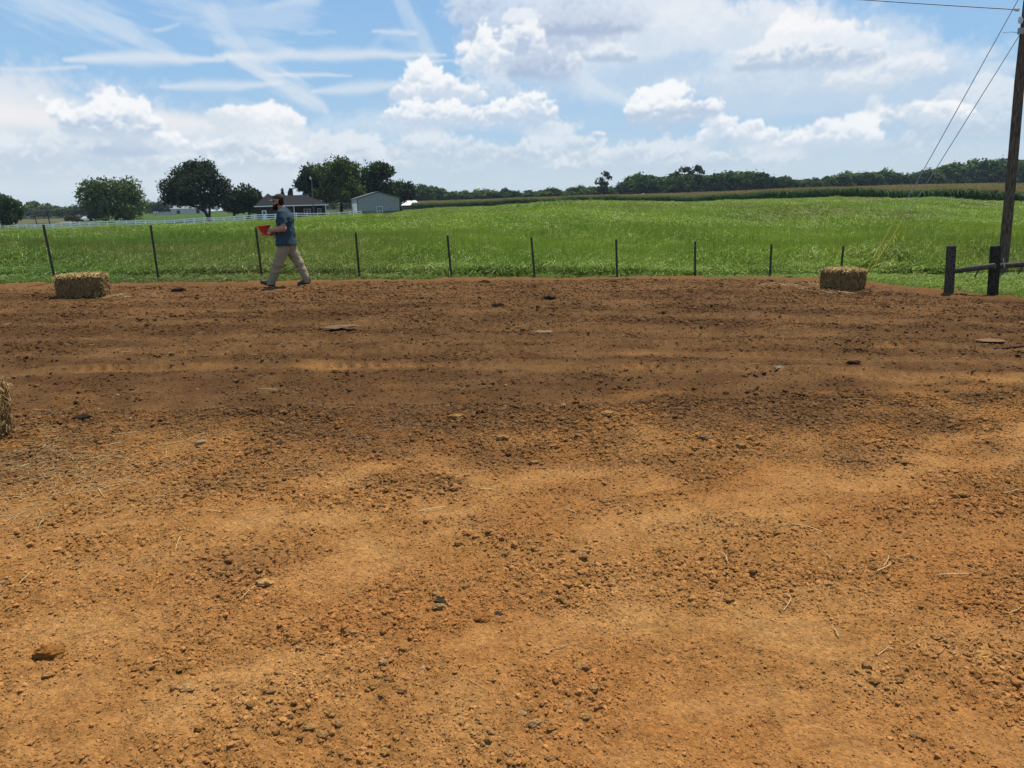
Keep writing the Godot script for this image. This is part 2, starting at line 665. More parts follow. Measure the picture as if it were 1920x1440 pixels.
func build_clods() -> void:
	var r := RandomNumberGenerator.new()
	r.seed = 77
	soil_mat = paint(1, 1, 1, 0.95)
	triplanar(soil_mat, 0.35, noise_texture(0.05, 4, 0.7, 1.1, 24, 256), noise_texture(0.1, 3, 0.0, 1.0, 25, 256), 0.4)
	var kinds := [clod_mesh(1), clod_mesh(2), clod_mesh(3)]
	var places := [[] as Array[Transform3D], [] as Array[Transform3D], [] as Array[Transform3D]]
	var tints := [PackedColorArray(), PackedColorArray(), PackedColorArray()]
	for band in [[1.5, 3.2, 230000], [3.2, 6.0, 240000], [6.0, 16.6, 240000]]:
		for k in band[2]:
			var d: float = sqrt(lerpf(band[0] * band[0], band[1] * band[1], r.randf()))
			var x: float = r.randf_range(-0.80, 0.80) * (d + 2.6)
			var l := loose(x, d)
			if r.randf() > l * 0.62 + 0.42:
				continue
			if d > 9.0 and edge(x, d) < 0.1:
				continue
			var size := maxf(0.0026, 0.00105 * d if d < 5.0 else 0.00525 + (d - 5.0) * 0.00035) * pow(1.0 - r.randf() * 0.985, -0.40 - 0.10 * l) * (0.50 + 0.45 * l)
			var c := soil_colour(x, d, l) * r.randf_range(0.95, 1.5)
			if r.randf() < 0.010:
				c = c.lerp(Color(0.30, 0.20, 0.115), r.randf())
			var b := Basis.from_euler(Vector3(r.randf_range(-0.5, 0.5), r.randf() * TAU, r.randf_range(-0.5, 0.5))).scaled(Vector3.ONE * size)
			var j := r.randi() % 3
			places[j].append(Transform3D(b, Vector3(x, soil_height(x, d, l) + size * 0.04, -d)))
			tints[j].append(c)
	for j in 3:
		scatter("soil_crumbs", kinds[j], soil_mat, places[j], tints[j], "loose crumbs and small clods of orange brown soil strewn over the lot", "soil")
	# the clods and stones large enough to pick out
	var big := clod_mesh(11, 2)
	var big2 := clod_mesh(12, 2)
	var first: MeshInstance3D = null
	var tan_c := lin(0.30, 0.17, 0.07)
	var marked := [
		[942, 826, 0.045, Color(0.27, 0.15, 0.062), "largest pale tan clod, in the cloddy band mid lot", "clod of dirt"],
		[905, 1166, 0.032, Color(0.26, 0.11, 0.035), "reddish brown clod beside a small dark stone in the near soil", "clod of dirt"],
		[938, 1160, 0.020, Color(0.05, 0.045, 0.04), "small dark grey stone right of the reddish near clod", "stone"],
		[826, 1133, 0.024, Color(0.045, 0.04, 0.035), "blackish stone sitting on two tan clods in the near soil", "stone"],
		[824, 1146, 0.022, Color(0.30, 0.17, 0.06), "tan clod directly under the blackish near stone", "clod of dirt"],
		[1098, 1042, 0.019, Color(0.34, 0.21, 0.10), "pale cream stone among reddish clods right of centre", "stone"],
		[1148, 1094, 0.024, Color(0.33, 0.17, 0.06), "rounded orange clod right of and below the pale cream stone", "clod of dirt"],
		[1003, 1362, 0.020, Color(0.30, 0.17, 0.075), "smooth oval tan pebble near the bottom edge of the lot", "stone"],
		[978, 1346, 0.013, Color(0.34, 0.22, 0.12), "small whitish pebble just left of the oval tan pebble", "stone"],
		[95, 1236, 0.05, Color(0.22, 0.095, 0.026), "broad wedge of red clay lifted by a dark crack, near left", "clod of dirt"],
		[497, 1102, 0.036, Color(0.36, 0.20, 0.08), "flat pale clod near left in front of the smooth patch", "clod of dirt"],
		[1842, 1235, 0.030, Color(0.36, 0.19, 0.06), "orange clod far right in the dark loose soil", "clod of dirt"],
		[352, 1306, 0.024, Color(0.34, 0.20, 0.08), "tan clod just below the smooth wheel track, lower left", "clod of dirt"],
		[377, 834, 0.040, Color(0.30, 0.19, 0.09), "pale tan clod alone left of centre on dark soil", "clod of dirt"],
		[1322, 825, 0.045, Color(0.19, 0.11, 0.06), "flat brown clod at the left of the right hand cloddy band", "clod of dirt"],
		[1460, 694, 0.042, Color(0.26, 0.21, 0.155), "pale grey chunk on dark soil below the right straw bale", "stone"],
		[856, 788, 0.055, Color(0.27, 0.15, 0.05), "yellowish clod with a dark hollow, mid lot", "clod of dirt"],
		[1140, 785, 0.045, Color(0.30, 0.17, 0.06), "rounded yellow brown clod right of centre on dark soil", "clod of dirt"],
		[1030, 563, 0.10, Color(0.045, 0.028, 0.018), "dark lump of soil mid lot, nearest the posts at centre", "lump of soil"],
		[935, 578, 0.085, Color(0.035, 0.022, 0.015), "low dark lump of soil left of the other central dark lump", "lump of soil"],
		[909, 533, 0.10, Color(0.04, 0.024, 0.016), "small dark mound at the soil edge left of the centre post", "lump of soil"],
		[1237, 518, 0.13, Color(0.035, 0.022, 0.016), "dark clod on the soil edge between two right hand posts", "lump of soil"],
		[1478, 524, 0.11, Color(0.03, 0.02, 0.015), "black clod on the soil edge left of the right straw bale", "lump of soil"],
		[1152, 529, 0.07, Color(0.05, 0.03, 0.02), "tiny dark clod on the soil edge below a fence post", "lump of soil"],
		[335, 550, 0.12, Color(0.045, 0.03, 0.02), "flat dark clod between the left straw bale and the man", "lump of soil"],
		[155, 792, 0.07, Color(0.035, 0.022, 0.016), "long black crusted lump right of the nearest straw bale", "lump of soil"],
		[525, 838, 0.04, Color(0.055, 0.034, 0.02), "dark low clod left of centre at the edge of the dark soil", "lump of soil"],
		[1600, 688, 0.055, Color(0.05, 0.03, 0.02), "dark flaky clod to the right of the pale grey chunk", "lump of soil"],
	]
	marked.append([642, 620, 0.17, Color(0.17, 0.11, 0.068), "flat pale slab of dried mud left of centre on the brown soil", "slab of mud"])
	marked.append([1020, 627, 0.10, Color(0.20, 0.13, 0.075), "small flat pale slab at centre on the brown soil", "slab of mud"])
	marked.append([1855, 643, 0.12, Color(0.20, 0.12, 0.07), "broad flat tan slab far right beside a dark stick", "slab of mud"])
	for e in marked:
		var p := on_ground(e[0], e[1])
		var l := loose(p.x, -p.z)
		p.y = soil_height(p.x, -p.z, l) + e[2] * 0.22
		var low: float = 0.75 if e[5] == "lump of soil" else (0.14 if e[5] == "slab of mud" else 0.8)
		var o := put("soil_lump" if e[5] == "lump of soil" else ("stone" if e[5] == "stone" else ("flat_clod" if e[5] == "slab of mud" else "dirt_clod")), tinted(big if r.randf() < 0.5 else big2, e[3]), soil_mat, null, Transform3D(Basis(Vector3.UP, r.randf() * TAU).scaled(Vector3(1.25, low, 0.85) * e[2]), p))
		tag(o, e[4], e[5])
	# sticks and roots turned up by the grading
	for e in [[[1489, 533], [1506, 537], [1531, 541], 0.022, Color(0.13, 0.075, 0.05), "curved brown root on the soil left of the right straw bale"], [[1858, 655], [1890, 654], [1935, 652], 0.016, Color(0.045, 0.035, 0.03), "straight dark stick lying at the right edge of the brown soil"], [[1398, 742], [1410, 736], [1422, 729], 0.014, Color(0.06, 0.035, 0.022), "short dark stick tilted on the soil right of centre"], [[1590, 757], [1618, 758], [1650, 756], 0.010, Color(0.20, 0.125, 0.06), "thin tan stick on the soil below the dark flaky clod"], [[1672, 541], [1700, 544], [1729, 547], 0.035, Color(0.03, 0.02, 0.015), "long dark clod of turf along the soil edge left of the log fence"], [[1255, 765], [1290, 768], [1325, 762], 0.010, Color(0.07, 0.045, 0.03), "thin dark root on the cloddy soil right of centre"]]:
		var pts := []
		var origin := Vector3.ZERO
		for k in 3:
			var p := on_ground(e[k][0], e[k][1])
			p.y = soil_height(p.x, -p.z, loose(p.x, -p.z)) + e[3] * 0.5
			if k == 0:
				origin = p
			pts.append(p - origin)
		var s := Shape.new()
		s.col = e[4]
		s.tube(pts, [e[3] * 0.7, e[3], e[3] * 0.5], 6)
		tag(put("stick", s.mesh(), soil_mat, null, Transform3D(Basis(), origin)), e[5], "stick" if e[3] < 0.03 else "clod of turf")
	# and a set of clods that nothing tells apart
	var shapes := []
	for j in 6:
		shapes.append(tinted(big if j % 2 == 0 else big2, Color(0.235, 0.112, 0.036).lerp(Color(0.30, 0.165, 0.062), j / 5.0)))
	var made := 0
	while made < 110:
		var p := on_ground(r.randf_range(20, 1900), 780.0 + pow(r.randf(), 0.8) * 650.0)
		var l := loose(p.x, -p.z)
		if l < 0.55:
			continue
		made += 1
		var size := 0.010 + 0.0036 * -p.z * r.randf_range(0.5, 1.3)
		p.y = soil_height(p.x, -p.z, l) + size * 0.2
		var o := put("dirt_clod", shapes[r.randi() % 6], soil_mat, null, Transform3D(Basis.from_euler(Vector3(r.randf_range(-0.3, 0.3), r.randf() * TAU, 0)).scaled(Vector3(r.randf_range(0.9, 1.3), 0.85, 0.9) * size), p))
		tag(o, "small rounded tan clod lying loose on the cloddy dirt", "clod of dirt", "small clods on the dirt lot")


func tinted(m: ArrayMesh, c: Color) -> ArrayMesh:
	var a := m.surface_get_arrays(0)
	var k := PackedColorArray()
	k.resize(a[Mesh.ARRAY_VERTEX].size())
	k.fill(c)
	a[Mesh.ARRAY_COLOR] = k
	var o := ArrayMesh.new()
	o.add_surface_from_arrays(Mesh.PRIMITIVE_TRIANGLES, a)
	return o


# ---------------------------------------------------------------- straw lying about
var straw_mat: StandardMaterial3D

func straw_stalk(length: float, radius: float, bend: float) -> ArrayMesh:
	var s := Shape.new()
	var pts := []
	for k in 5:
		var t := k / 4.0
		pts.append(Vector3((t - 0.5) * length, 4.0 * t * (1.0 - t) * bend * 0.4, sin(t * 2.6) * bend))
	s.tube(pts, [radius, radius, radius * 0.9, radius * 0.8, radius * 0.5], 4)
	return s.mesh()


func build_straw_litter() -> void:
	straw_mat = paint(1, 1, 1, 0.6)
	straw_mat.metallic_specular = 0.2
	var r := RandomNumberGenerator.new()
	r.seed = 5
	var stalk := straw_stalk(1.0, 0.016, 0.035)
	var places: Array[Transform3D] = []
	var tints := PackedColorArray()
	# thick beside the nearest bale, thin all over, and round the two far bales
	for zone in [[30, 905, 0.55, 0.34, 900], [110, 850, 0.5, 0.4, 300], [40, 960, 0.8, 0.5, 200], [20, 815, 0.3, 0.5, 160], [215, 556, 0.45, 0.25, 150], [1500, 536, 0.5, 0.3, 170], [1600, 548, 0.6, 0.25, 70]]:
		var c := on_ground(zone[0], zone[1])
		for k in zone[4]:
			var x: float = c.x + r.randfn(0.0, zone[2])
			var d: float = -c.z + r.randfn(0.0, zone[3])
			var len := r.randf_range(0.05, 0.16) * (1.0 if d < 9.0 else 1.3)
			lay_straw(r, x, d, len, places, tints)
	for k in 900:
		var d := sqrt(lerpf(3.0, 230.0, r.randf()))
		lay_straw(r, r.randf_range(-0.78, 0.78) * (d + 0.8), d, r.randf_range(0.03, 0.12), places, tints)
	scatter("straw_litter", stalk, straw_mat, places, tints, "loose broken straw scattered over the dirt, thickest by the bales", "straw")
	# single stalks one can point to: pixel, turn, length, bend
	var single := [
		[810, 954, 0.5, 0.16, 0.14, "curved pale straw stalk alone on smooth dirt at centre"],
		[1535, 1045, 1.9, 0.15, 0.10, "white forked straw stalk on dirt, right of centre"],
		[1463, 1130, 1.4, 0.14, 0.25, "bent straw stalk on the smooth dirt right of centre"],
		[1785, 1080, 0.2, 0.14, 0.3, "broad folded tan straw leaf far right on dark loose soil"],
		[1655, 1075, 0.7, 0.12, 0.1, "pale straw left of the folded leaf on the right"],
		[1660, 1060, 1.0, 0.13, 0.05, "brown straw just above the pale straw on the right"],
		[1350, 1045, 2.0, 0.10, 0.2, "short white straw with a split foot right of centre"],
		[1505, 1000, 2.6, 0.18, 0.1, "long thin straw leading to a dark clod, upper right"],
		[550, 886, 0.4, 0.11, 0.1, "pair of crossed short straws left of centre"],
		[258, 840, 2.8, 0.12, 0.05, "short stout straw right of the nearest bale"],
		[130, 862, 2.5, 0.14, 0.05, "bright straw stalk on the litter by the nearest bale"],
		[215, 848, 2.9, 0.16, 0.1, "bowed straw stalk lying furthest right of the bale litter"],
		[400, 962, 2.8, 0.13, 0.03, "straight thin straw on dirt lower left"],
		[500, 733, 2.9, 0.20, 0.05, "long pale straw on dark soil left of centre"],
		[910, 917, 3.1, 0.12, 0.05, "flat greyish splinter of straw at centre"],
		[1565, 1192, 1.5, 0.08, 0.02, "tiny upright looking straw low on the right"],
		[1655, 1232, 0.7, 0.09, 0.02, "short tan splinter low on the right"],
		[1900, 1150, 0.6, 0.13, 0.1, "thin bowed straw at the right edge"],
		[1068, 965, 2.3, 0.10, 0.05, "short straw above the cloddy patch right of centre"],
		[1895, 925, 0.5, 0.14, 0.1, "pale straw on tan dirt at the right edge"],
	]
	for e in single:
		var p := on_ground(e[0], e[1])
		var l := loose(p.x, -p.z)
		p.y = soil_height(p.x, -p.z, l) + 0.008
		var k := 0.8 + 0.12 * -p.z
		var o := put("straw_stalk", tinted(straw_stalk(e[3] * 1.0, 0.0018 * k, e[4] * e[3] * 1.2), Color(0.50, 0.38, 0.20) * r.randf_range(0.75, 1.15)), straw_mat, null, Transform3D(Basis(Vector3.UP, e[2]), p))
		tag(o, e[5], "straw")


func lay_straw(r: RandomNumberGenerator, x: float, d: float, len: float, places: Array[Transform3D], tints: PackedColorArray) -> void:
	if d < 1.2 or d > 16.0 or edge(x, d) < 0.2 and d > 9.0:
		return
	var b := Basis(Vector3.UP, r.randf() * TAU) * Basis(Vector3.BACK, r.randf_range(-0.12, 0.12))
	var thick := len * r.randf_range(0.5, 1.1) if d < 8.0 else len * 1.6
	places.append(Transform3D(b * Basis.from_scale(Vector3(len, thick, thick)), Vector3(x, soil_height(x, d, loose(x, d)) + 0.004, -d)))
	tints.append(Color(0.46, 0.34, 0.165).lerp(Color(0.24, 0.155, 0.068), r.randf()))


# ---------------------------------------------------------------- grass
func grass_clump(sd: int, leaves: int, height: float, spread: float, wide: float, length: float) -> ArrayMesh:
	# stems with arching leaves set at every height, as in a stand of coarse field grass
	var r := RandomNumberGenerator.new()
	r.seed = sd
	var s := Shape.new()
	for k in leaves:
		var a := r.randf() * TAU
		var out := Vector3(cos(a), 0, sin(a))
		var foot := Vector3(r.randfn() * spread * 0.6, 0, r.randfn() * spread * 0.6)
		var low := height * pow(r.randf(), 0.75) * 0.78
		var len := length * r.randf_range(0.55, 1.15)
		var rise := r.randf_range(0.5, 1.25)
		var drop := r.randf_range(0.45, 1.35)
		var across := Vector3(-out.z, r.randf_range(-0.5, 0.5), out.x).normalized()
		var pts := []
		var half := []
		var tones := []
		var tone := r.randf_range(0.6, 1.25) * (1.5 if r.randf() < 0.15 else 1.0)
		for j in 5:
			var t := j / 4.0
			pts.append(foot + Vector3.UP * (low + len * (rise * t - drop * t * t)) + out * len * (0.15 * t + 0.6 * t * t))
			half.append(wide * 0.5 * (0.6 + 0.9 * t) * (1.0 - t * t * t) + 0.0006)
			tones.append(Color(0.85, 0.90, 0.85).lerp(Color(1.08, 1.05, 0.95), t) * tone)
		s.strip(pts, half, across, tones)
		if k % 4 == 0:
			s.strip([foot, foot + Vector3.UP * height * 0.5 + out * 0.02, foot + Vector3.UP * height * r.randf_range(0.8, 1.05) + out * 0.05], [wide * 0.25, wide * 0.2, wide * 0.1], across, [Color(0.8, 0.85, 0.8) * tone, Color(0.9, 0.9, 0.85) * tone, Color(1.25, 1.1, 0.9) * tone])
	return s.mesh()


func grass_tint(r: RandomNumberGenerator, x: float, d: float) -> Color:
	var px := 960.0 + x / d * F
	var n := land.get_noise_2d(x * 1.6, d * 1.6) + land.get_noise_2d(x * 6.0 + 90.0, d * 6.0) * 0.5
	var c := Color(0.180, 0.270, 0.058).lerp(Color(0.270, 0.360, 0.080), clampf(0.45 + n * 0.9, 0.0, 1.0))
	c = c.lerp(Color(0.110, 0.195, 0.062), smoothstep(760.0, 250.0, px) * 0.6 * smoothstep(60.0, 25.0, d))
	c = c.lerp(Color(0.200, 0.195, 0.090), clampf(land.get_noise_2d(x * 0.9 + 40.0, d * 0.9) * 1.6 - 0.12, 0.0, 0.5))
	if r.randf() < 0.08:
		c = c.lerp(Color(0.52, 0.52, 0.30), 0.65)
	return c * r.randf_range(0.75, 1.2)


func build_tall_grass() -> void:
	var r := RandomNumberGenerator.new()
	r.seed = 31
	var m := paint(1, 1, 1, 0.5)
	m.metallic_specular = 0.2
	m.backlight_enabled = true
	m.backlight = Color(0.76, 0.80, 0.26)
	# blades of three sizes, coarser with distance
	for zone in [[16.0, 30.0, 36000, 11, 34, 0.80, 0.17, 0.013, 0.30], [30.0, 62.0, 66000, 12, 28, 0.78, 0.30, 0.022, 0.38], [62.0, 190.0, 130000, 13, 24, 0.70, 0.60, 0.045, 0.52]]:
		var places: Array[Transform3D] = []
		var tints := PackedColorArray()
		for k in zone[2]:
			var d: float = sqrt(lerpf(zone[0] * zone[0], zone[1] * zone[1], r.randf()))
			var u := r.randf_range(-0.80, 0.80)
			var x := u * d
			var px := 960.0 + u * F
			var start := along(TALL, u) + land.get_noise_2d(x * 12.0, 3.0) * 0.5
			if d < start + r.randf() * 0.5:
				continue
			if px > 640.0 and d > minf(along(CORN, u) - 4.0, 175.0):
				continue
			if px <= 690.0 and d > lerpf(186.0, 166.0, clampf(px / 680.0, -0.5, 1.1)) - 1.5:
				continue
			var size := r.randf_range(0.72, 1.15) * (1.0 + land.get_noise_2d(x * 2.2, d * 2.2) * 0.5)
			size *= lerpf(0.45, 1.0, smoothstep(0.0, 2.8, d - start))
			if absf(px - 1622.0) < 32.0 and d < 17.7:
				size *= 0.45
			size *= lerpf(1.0, 0.35, smoothstep(60.0, 130.0, d) * smoothstep(800.0, 740.0, px))
			if absf(px - 1690.0) < 80.0 and d < 18.6:
				size *= 1.25
			places.append(Transform3D(Basis(Vector3.UP, r.randf() * TAU).scaled(Vector3(1, size, 1)), Vector3(x, ground(x, d) - 0.03, -d)))
			tints.append(grass_tint(r, x, d))
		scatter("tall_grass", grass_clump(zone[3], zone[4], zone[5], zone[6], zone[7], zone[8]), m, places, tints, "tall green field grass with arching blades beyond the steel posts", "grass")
	# short mown grass along the soil and on the lawn at the right
	var places: Array[Transform3D] = []
	var tints := PackedColorArray()
	for k in 30000:
		var d := sqrt(lerpf(110.0, 330.0, r.randf()))
		var u := r.randf_range(-0.8, 0.85)
		var x := u * d
		var e := edge(x, d)
		if e > 0.12 - 0.25 * r.randf() or d > along(TALL, u) + 0.5:
			continue
		var size := r.randf_range(0.6, 1.2) * (1.25 if u < 0.2 else 1.0) * lerpf(0.6, 1.0, smoothstep(0.1, -0.6, e))
		places.append(Transform3D(Basis(Vector3.UP, r.randf() * TAU).scaled(Vector3.ONE * size), Vector3(x, ground(x, d) - 0.01, -d)))
		var c := grass_tint(r, x, d) * 0.95
		tints.append(c.lerp(Color(0.17, 0.14, 0.06), smoothstep(-0.7, 0.1, e) * 0.45 * r.randf()))
	scatter("short_grass", grass_clump(19, 12, 0.09, 0.07, 0.007, 0.11), m, places, tints, "short mown grass between the dirt lot and the tall grass", "grass")


# ---------------------------------------------------------------- corn
func corn_stalk(sd: int, tassel: float) -> ArrayMesh:
	var r := RandomNumberGenerator.new()
	r.seed = sd
	var s := Shape.new()
	s.col = Color(0.075, 0.115, 0.035)
	s.tube([Vector3.ZERO, Vector3(0.01, 1.0, 0), Vector3(0, 2.1, 0.01)], [0.022, 0.018, 0.01], 4, false)
	for k in 11:
		var a := (k % 2) * PI + r.randf_range(-0.5, 0.5) + sd
		var y := 0.35 + k * 0.16
		var out := Vector3(cos(a), 0, sin(a))
		var pts := []
		var half := []
		var len := r.randf_range(0.6, 0.85)
		for j in 5:
			var t := j / 4.0
			pts.append(Vector3(0, y, 0) + out * len * t + Vector3.UP * len * (0.75 * t - 1.1 * t * t))
			half.append(0.045 * (1.0 - pow(t, 2.5)) + 0.004)
		s.col = Color(0.066, 0.140, 0.040) * r.randf_range(0.8, 1.3)
		s.strip(pts, half, Vector3(-out.z, 0, out.x))
	s.col = Color(0.34, 0.25, 0.12)
	for k in 6:
		var a := k * 1.05
		var out := Vector3(cos(a), 0, sin(a)) * (0.0 if k == 0 else 0.15)
		s.strip([Vector3(0, 2.1, 0), Vector3(0, 2.3, 0) + out * 0.6, Vector3(0, 2.42 - 0.12 * minf(k, 1), 0) + out], [0.012 * tassel, 0.016 * tassel, 0.008 * tassel], Vector3(-sin(a), 0, cos(a)))
	return s.mesh()


func build_corn() -> void:
	var r := RandomNumberGenerator.new()
	r.seed = 41
	var m := paint(1, 1, 1, 0.5)
	m.metallic_specular = 0.15
	m.backlight_enabled = true
	m.backlight = Color(0.36, 0.42, 0.2)
	# the front rows thick and green, the rows behind seen over their tassels
	for kind in 2:
		var places: Array[Transform3D] = []
		var tints := PackedColorArray()
		for k in 30000:
			var u := r.randf_range(-0.14, 0.80)
			var px := 960.0 + u * F
			var front := along(CORN, u) + land.get_noise_2d(u * 900.0, 8.0) * 1.5
			var d := front + r.randf() * 9.0
			if kind == 1:
				d = front + 8.0 + r.randf() * (425.0 - front)
			if px < 786.0:
				continue
			var x := u * d
			var size := r.randf_range(0.9, 1.12)
			var wide := 1.0 if kind == 0 else 1.7
			places.append(Transform3D(Basis(Vector3.UP, r.randf() * TAU).scaled(Vector3(wide, size, wide)), Vector3(x, ground(x, d), -d)))
			var g := r.randf_range(0.8, 1.15)
			tints.append(Color(g, g, g))
		scatter("corn_crop", corn_stalk(kind + 3, 0.8 if kind == 0 else 1.7), m, places, tints, "front rows of dark green corn at the far side of the grass field" if kind == 0 else "rows of corn behind the front ones, seen over tan tassels", "corn")


# ---------------------------------------------------------------- trees
var leaf_mat: StandardMaterial3D
var bark_mat: StandardMaterial3D

func crown_mesh(lobes: Array, count: int, leaf: float, sd: int, tone: Color, gap := 0.25) -> ArrayMesh:
	var r := RandomNumberGenerator.new()
	r.seed = sd
	var f := FastNoiseLite.new()
	f.seed = sd
	f.frequency = 0.34 / maxf(leaf * 2.0, 0.6)
	f.fractal_octaves = 2
	var s := Shape.new()
	var sizes := []
	var total := 0.0
	for l in lobes:
		total += pow(l[1].x * l[1].y * l[1].z, 0.66)
		sizes.append(total)
	var tries := 0
	var done := 0
	while done < count and tries < count * 4:
		tries += 1
		var pick := r.randf() * total
		var k := 0
		while sizes[k] < pick:
			k += 1
		var dir := Vector3(r.randfn(), r.randfn(), r.randfn()).normalized()
		var rad := pow(r.randf(), 0.40)
		var p: Vector3 = lobes[k][0] + dir * rad * lobes[k][1] * (1.0 + f.get_noise_3dv(dir * 6.0 + Vector3(k * 9, 0, 0)) * 0.45)
		if f.get_noise_3dv(p) < -gap:
			continue
		done += 1
		var a := Vector3(r.randfn(), r.randfn() * 0.6, r.randfn()).normalized()
		var b := a.cross(Vector3(r.randfn(), r.randfn(), r.randfn())).normalized()
		var w := leaf * r.randf_range(0.5, 1.15)
		var up := b * w
		a *= w * r.randf_range(0.45, 0.8)
		var bend := a.cross(up).normalized() * w * 0.3
		var g := r.randf_range(0.55, 1.45) * (1.0 + f.get_noise_3dv(p * 1.7 + Vector3(40, 0, 0)) * 0.9)
		s.col = Color(tone.r * g * r.randf_range(0.9, 1.25), tone.g * g, tone.b * g)
		s.tri(p - up, p + a + bend, p + up)
		s.tri(p - up, p + up, p - a + bend)
	return s.mesh()


func trunk_mesh(foot: Vector3, top: Vector3, radius: float, limbs: Array, sd: int) -> ArrayMesh:
	var r := RandomNumberGenerator.new()
	r.seed = sd
	var s := Shape.new()
	var mid := foot.lerp(top, 0.5) + Vector3(r.randf_range(-0.1, 0.1), 0, r.randf_range(-0.1, 0.1)) * radius * 6.0
	s.tube([foot - Vector3.UP * 0.4, foot + (mid - foot) * 0.06, foot.lerp(mid, 0.4), mid, top], [radius * 1.7, radius * 1.25, radius, radius * 0.85, radius * 0.35], 8)
	for l in limbs:
		var from: Vector3 = foot.lerp(mid, r.randf_range(0.55, 1.0)) if r.randf() < 0.7 else mid.lerp(top, 0.4)
		var bow: Vector3 = from.lerp(l, 0.5) + Vector3.UP * radius * 1.2
		s.tube([from, bow, l], [radius * 0.55, radius * 0.38, radius * 0.10], 6)
	return s.mesh()


func tree(called: String, where: Vector3, lobes: Array, trunk_r: float, count: int, leaf: float, sd: int, tone: Color, label: String, group := "", lean := Vector3.ZERO, gap := 0.25) -> Node3D:
	var o := thing(called, where, label, "tree", group)
	var ends := []
	var top := Vector3.ZERO
	for l in lobes:
		ends.append(l[0])
		if l[0].y > top.y:
			top = l[0]
	put("trunk", trunk_mesh(-lean, top, trunk_r, ends, sd), bark_mat, o)
	put("crown", crown_mesh(lobes, count, leaf, sd, tone, gap), leaf_mat, o)
	return o


func lobed(sd: int, height: float, half: float, low: float, n: int) -> Array:
	# a rounded crown of overlapping lobes between low and height
	var r := RandomNumberGenerator.new()
	r.seed = sd
	var tall := height - low
	var out := [[Vector3(0, low + tall * 0.52, 0), Vector3(half * 0.72, tall * 0.42, half * 0.72)]]
	for k in n:
		var a := TAU * (k + r.randf() * 0.7) / n * 2.4
		var t := r.randf_range(0.12, 0.88)
		var ring := half * (0.62 + 0.1 * r.randf()) * sqrt(maxf(0.08, 1.0 - pow((t - 0.40) / 0.66, 2.0)))
		var size := half * r.randf_range(0.30, 0.46)
		out.append([Vector3(cos(a) * ring, low + tall * (0.06 + 0.84 * t), sin(a) * ring), Vector3(size, size * 0.82, size)])
	return out


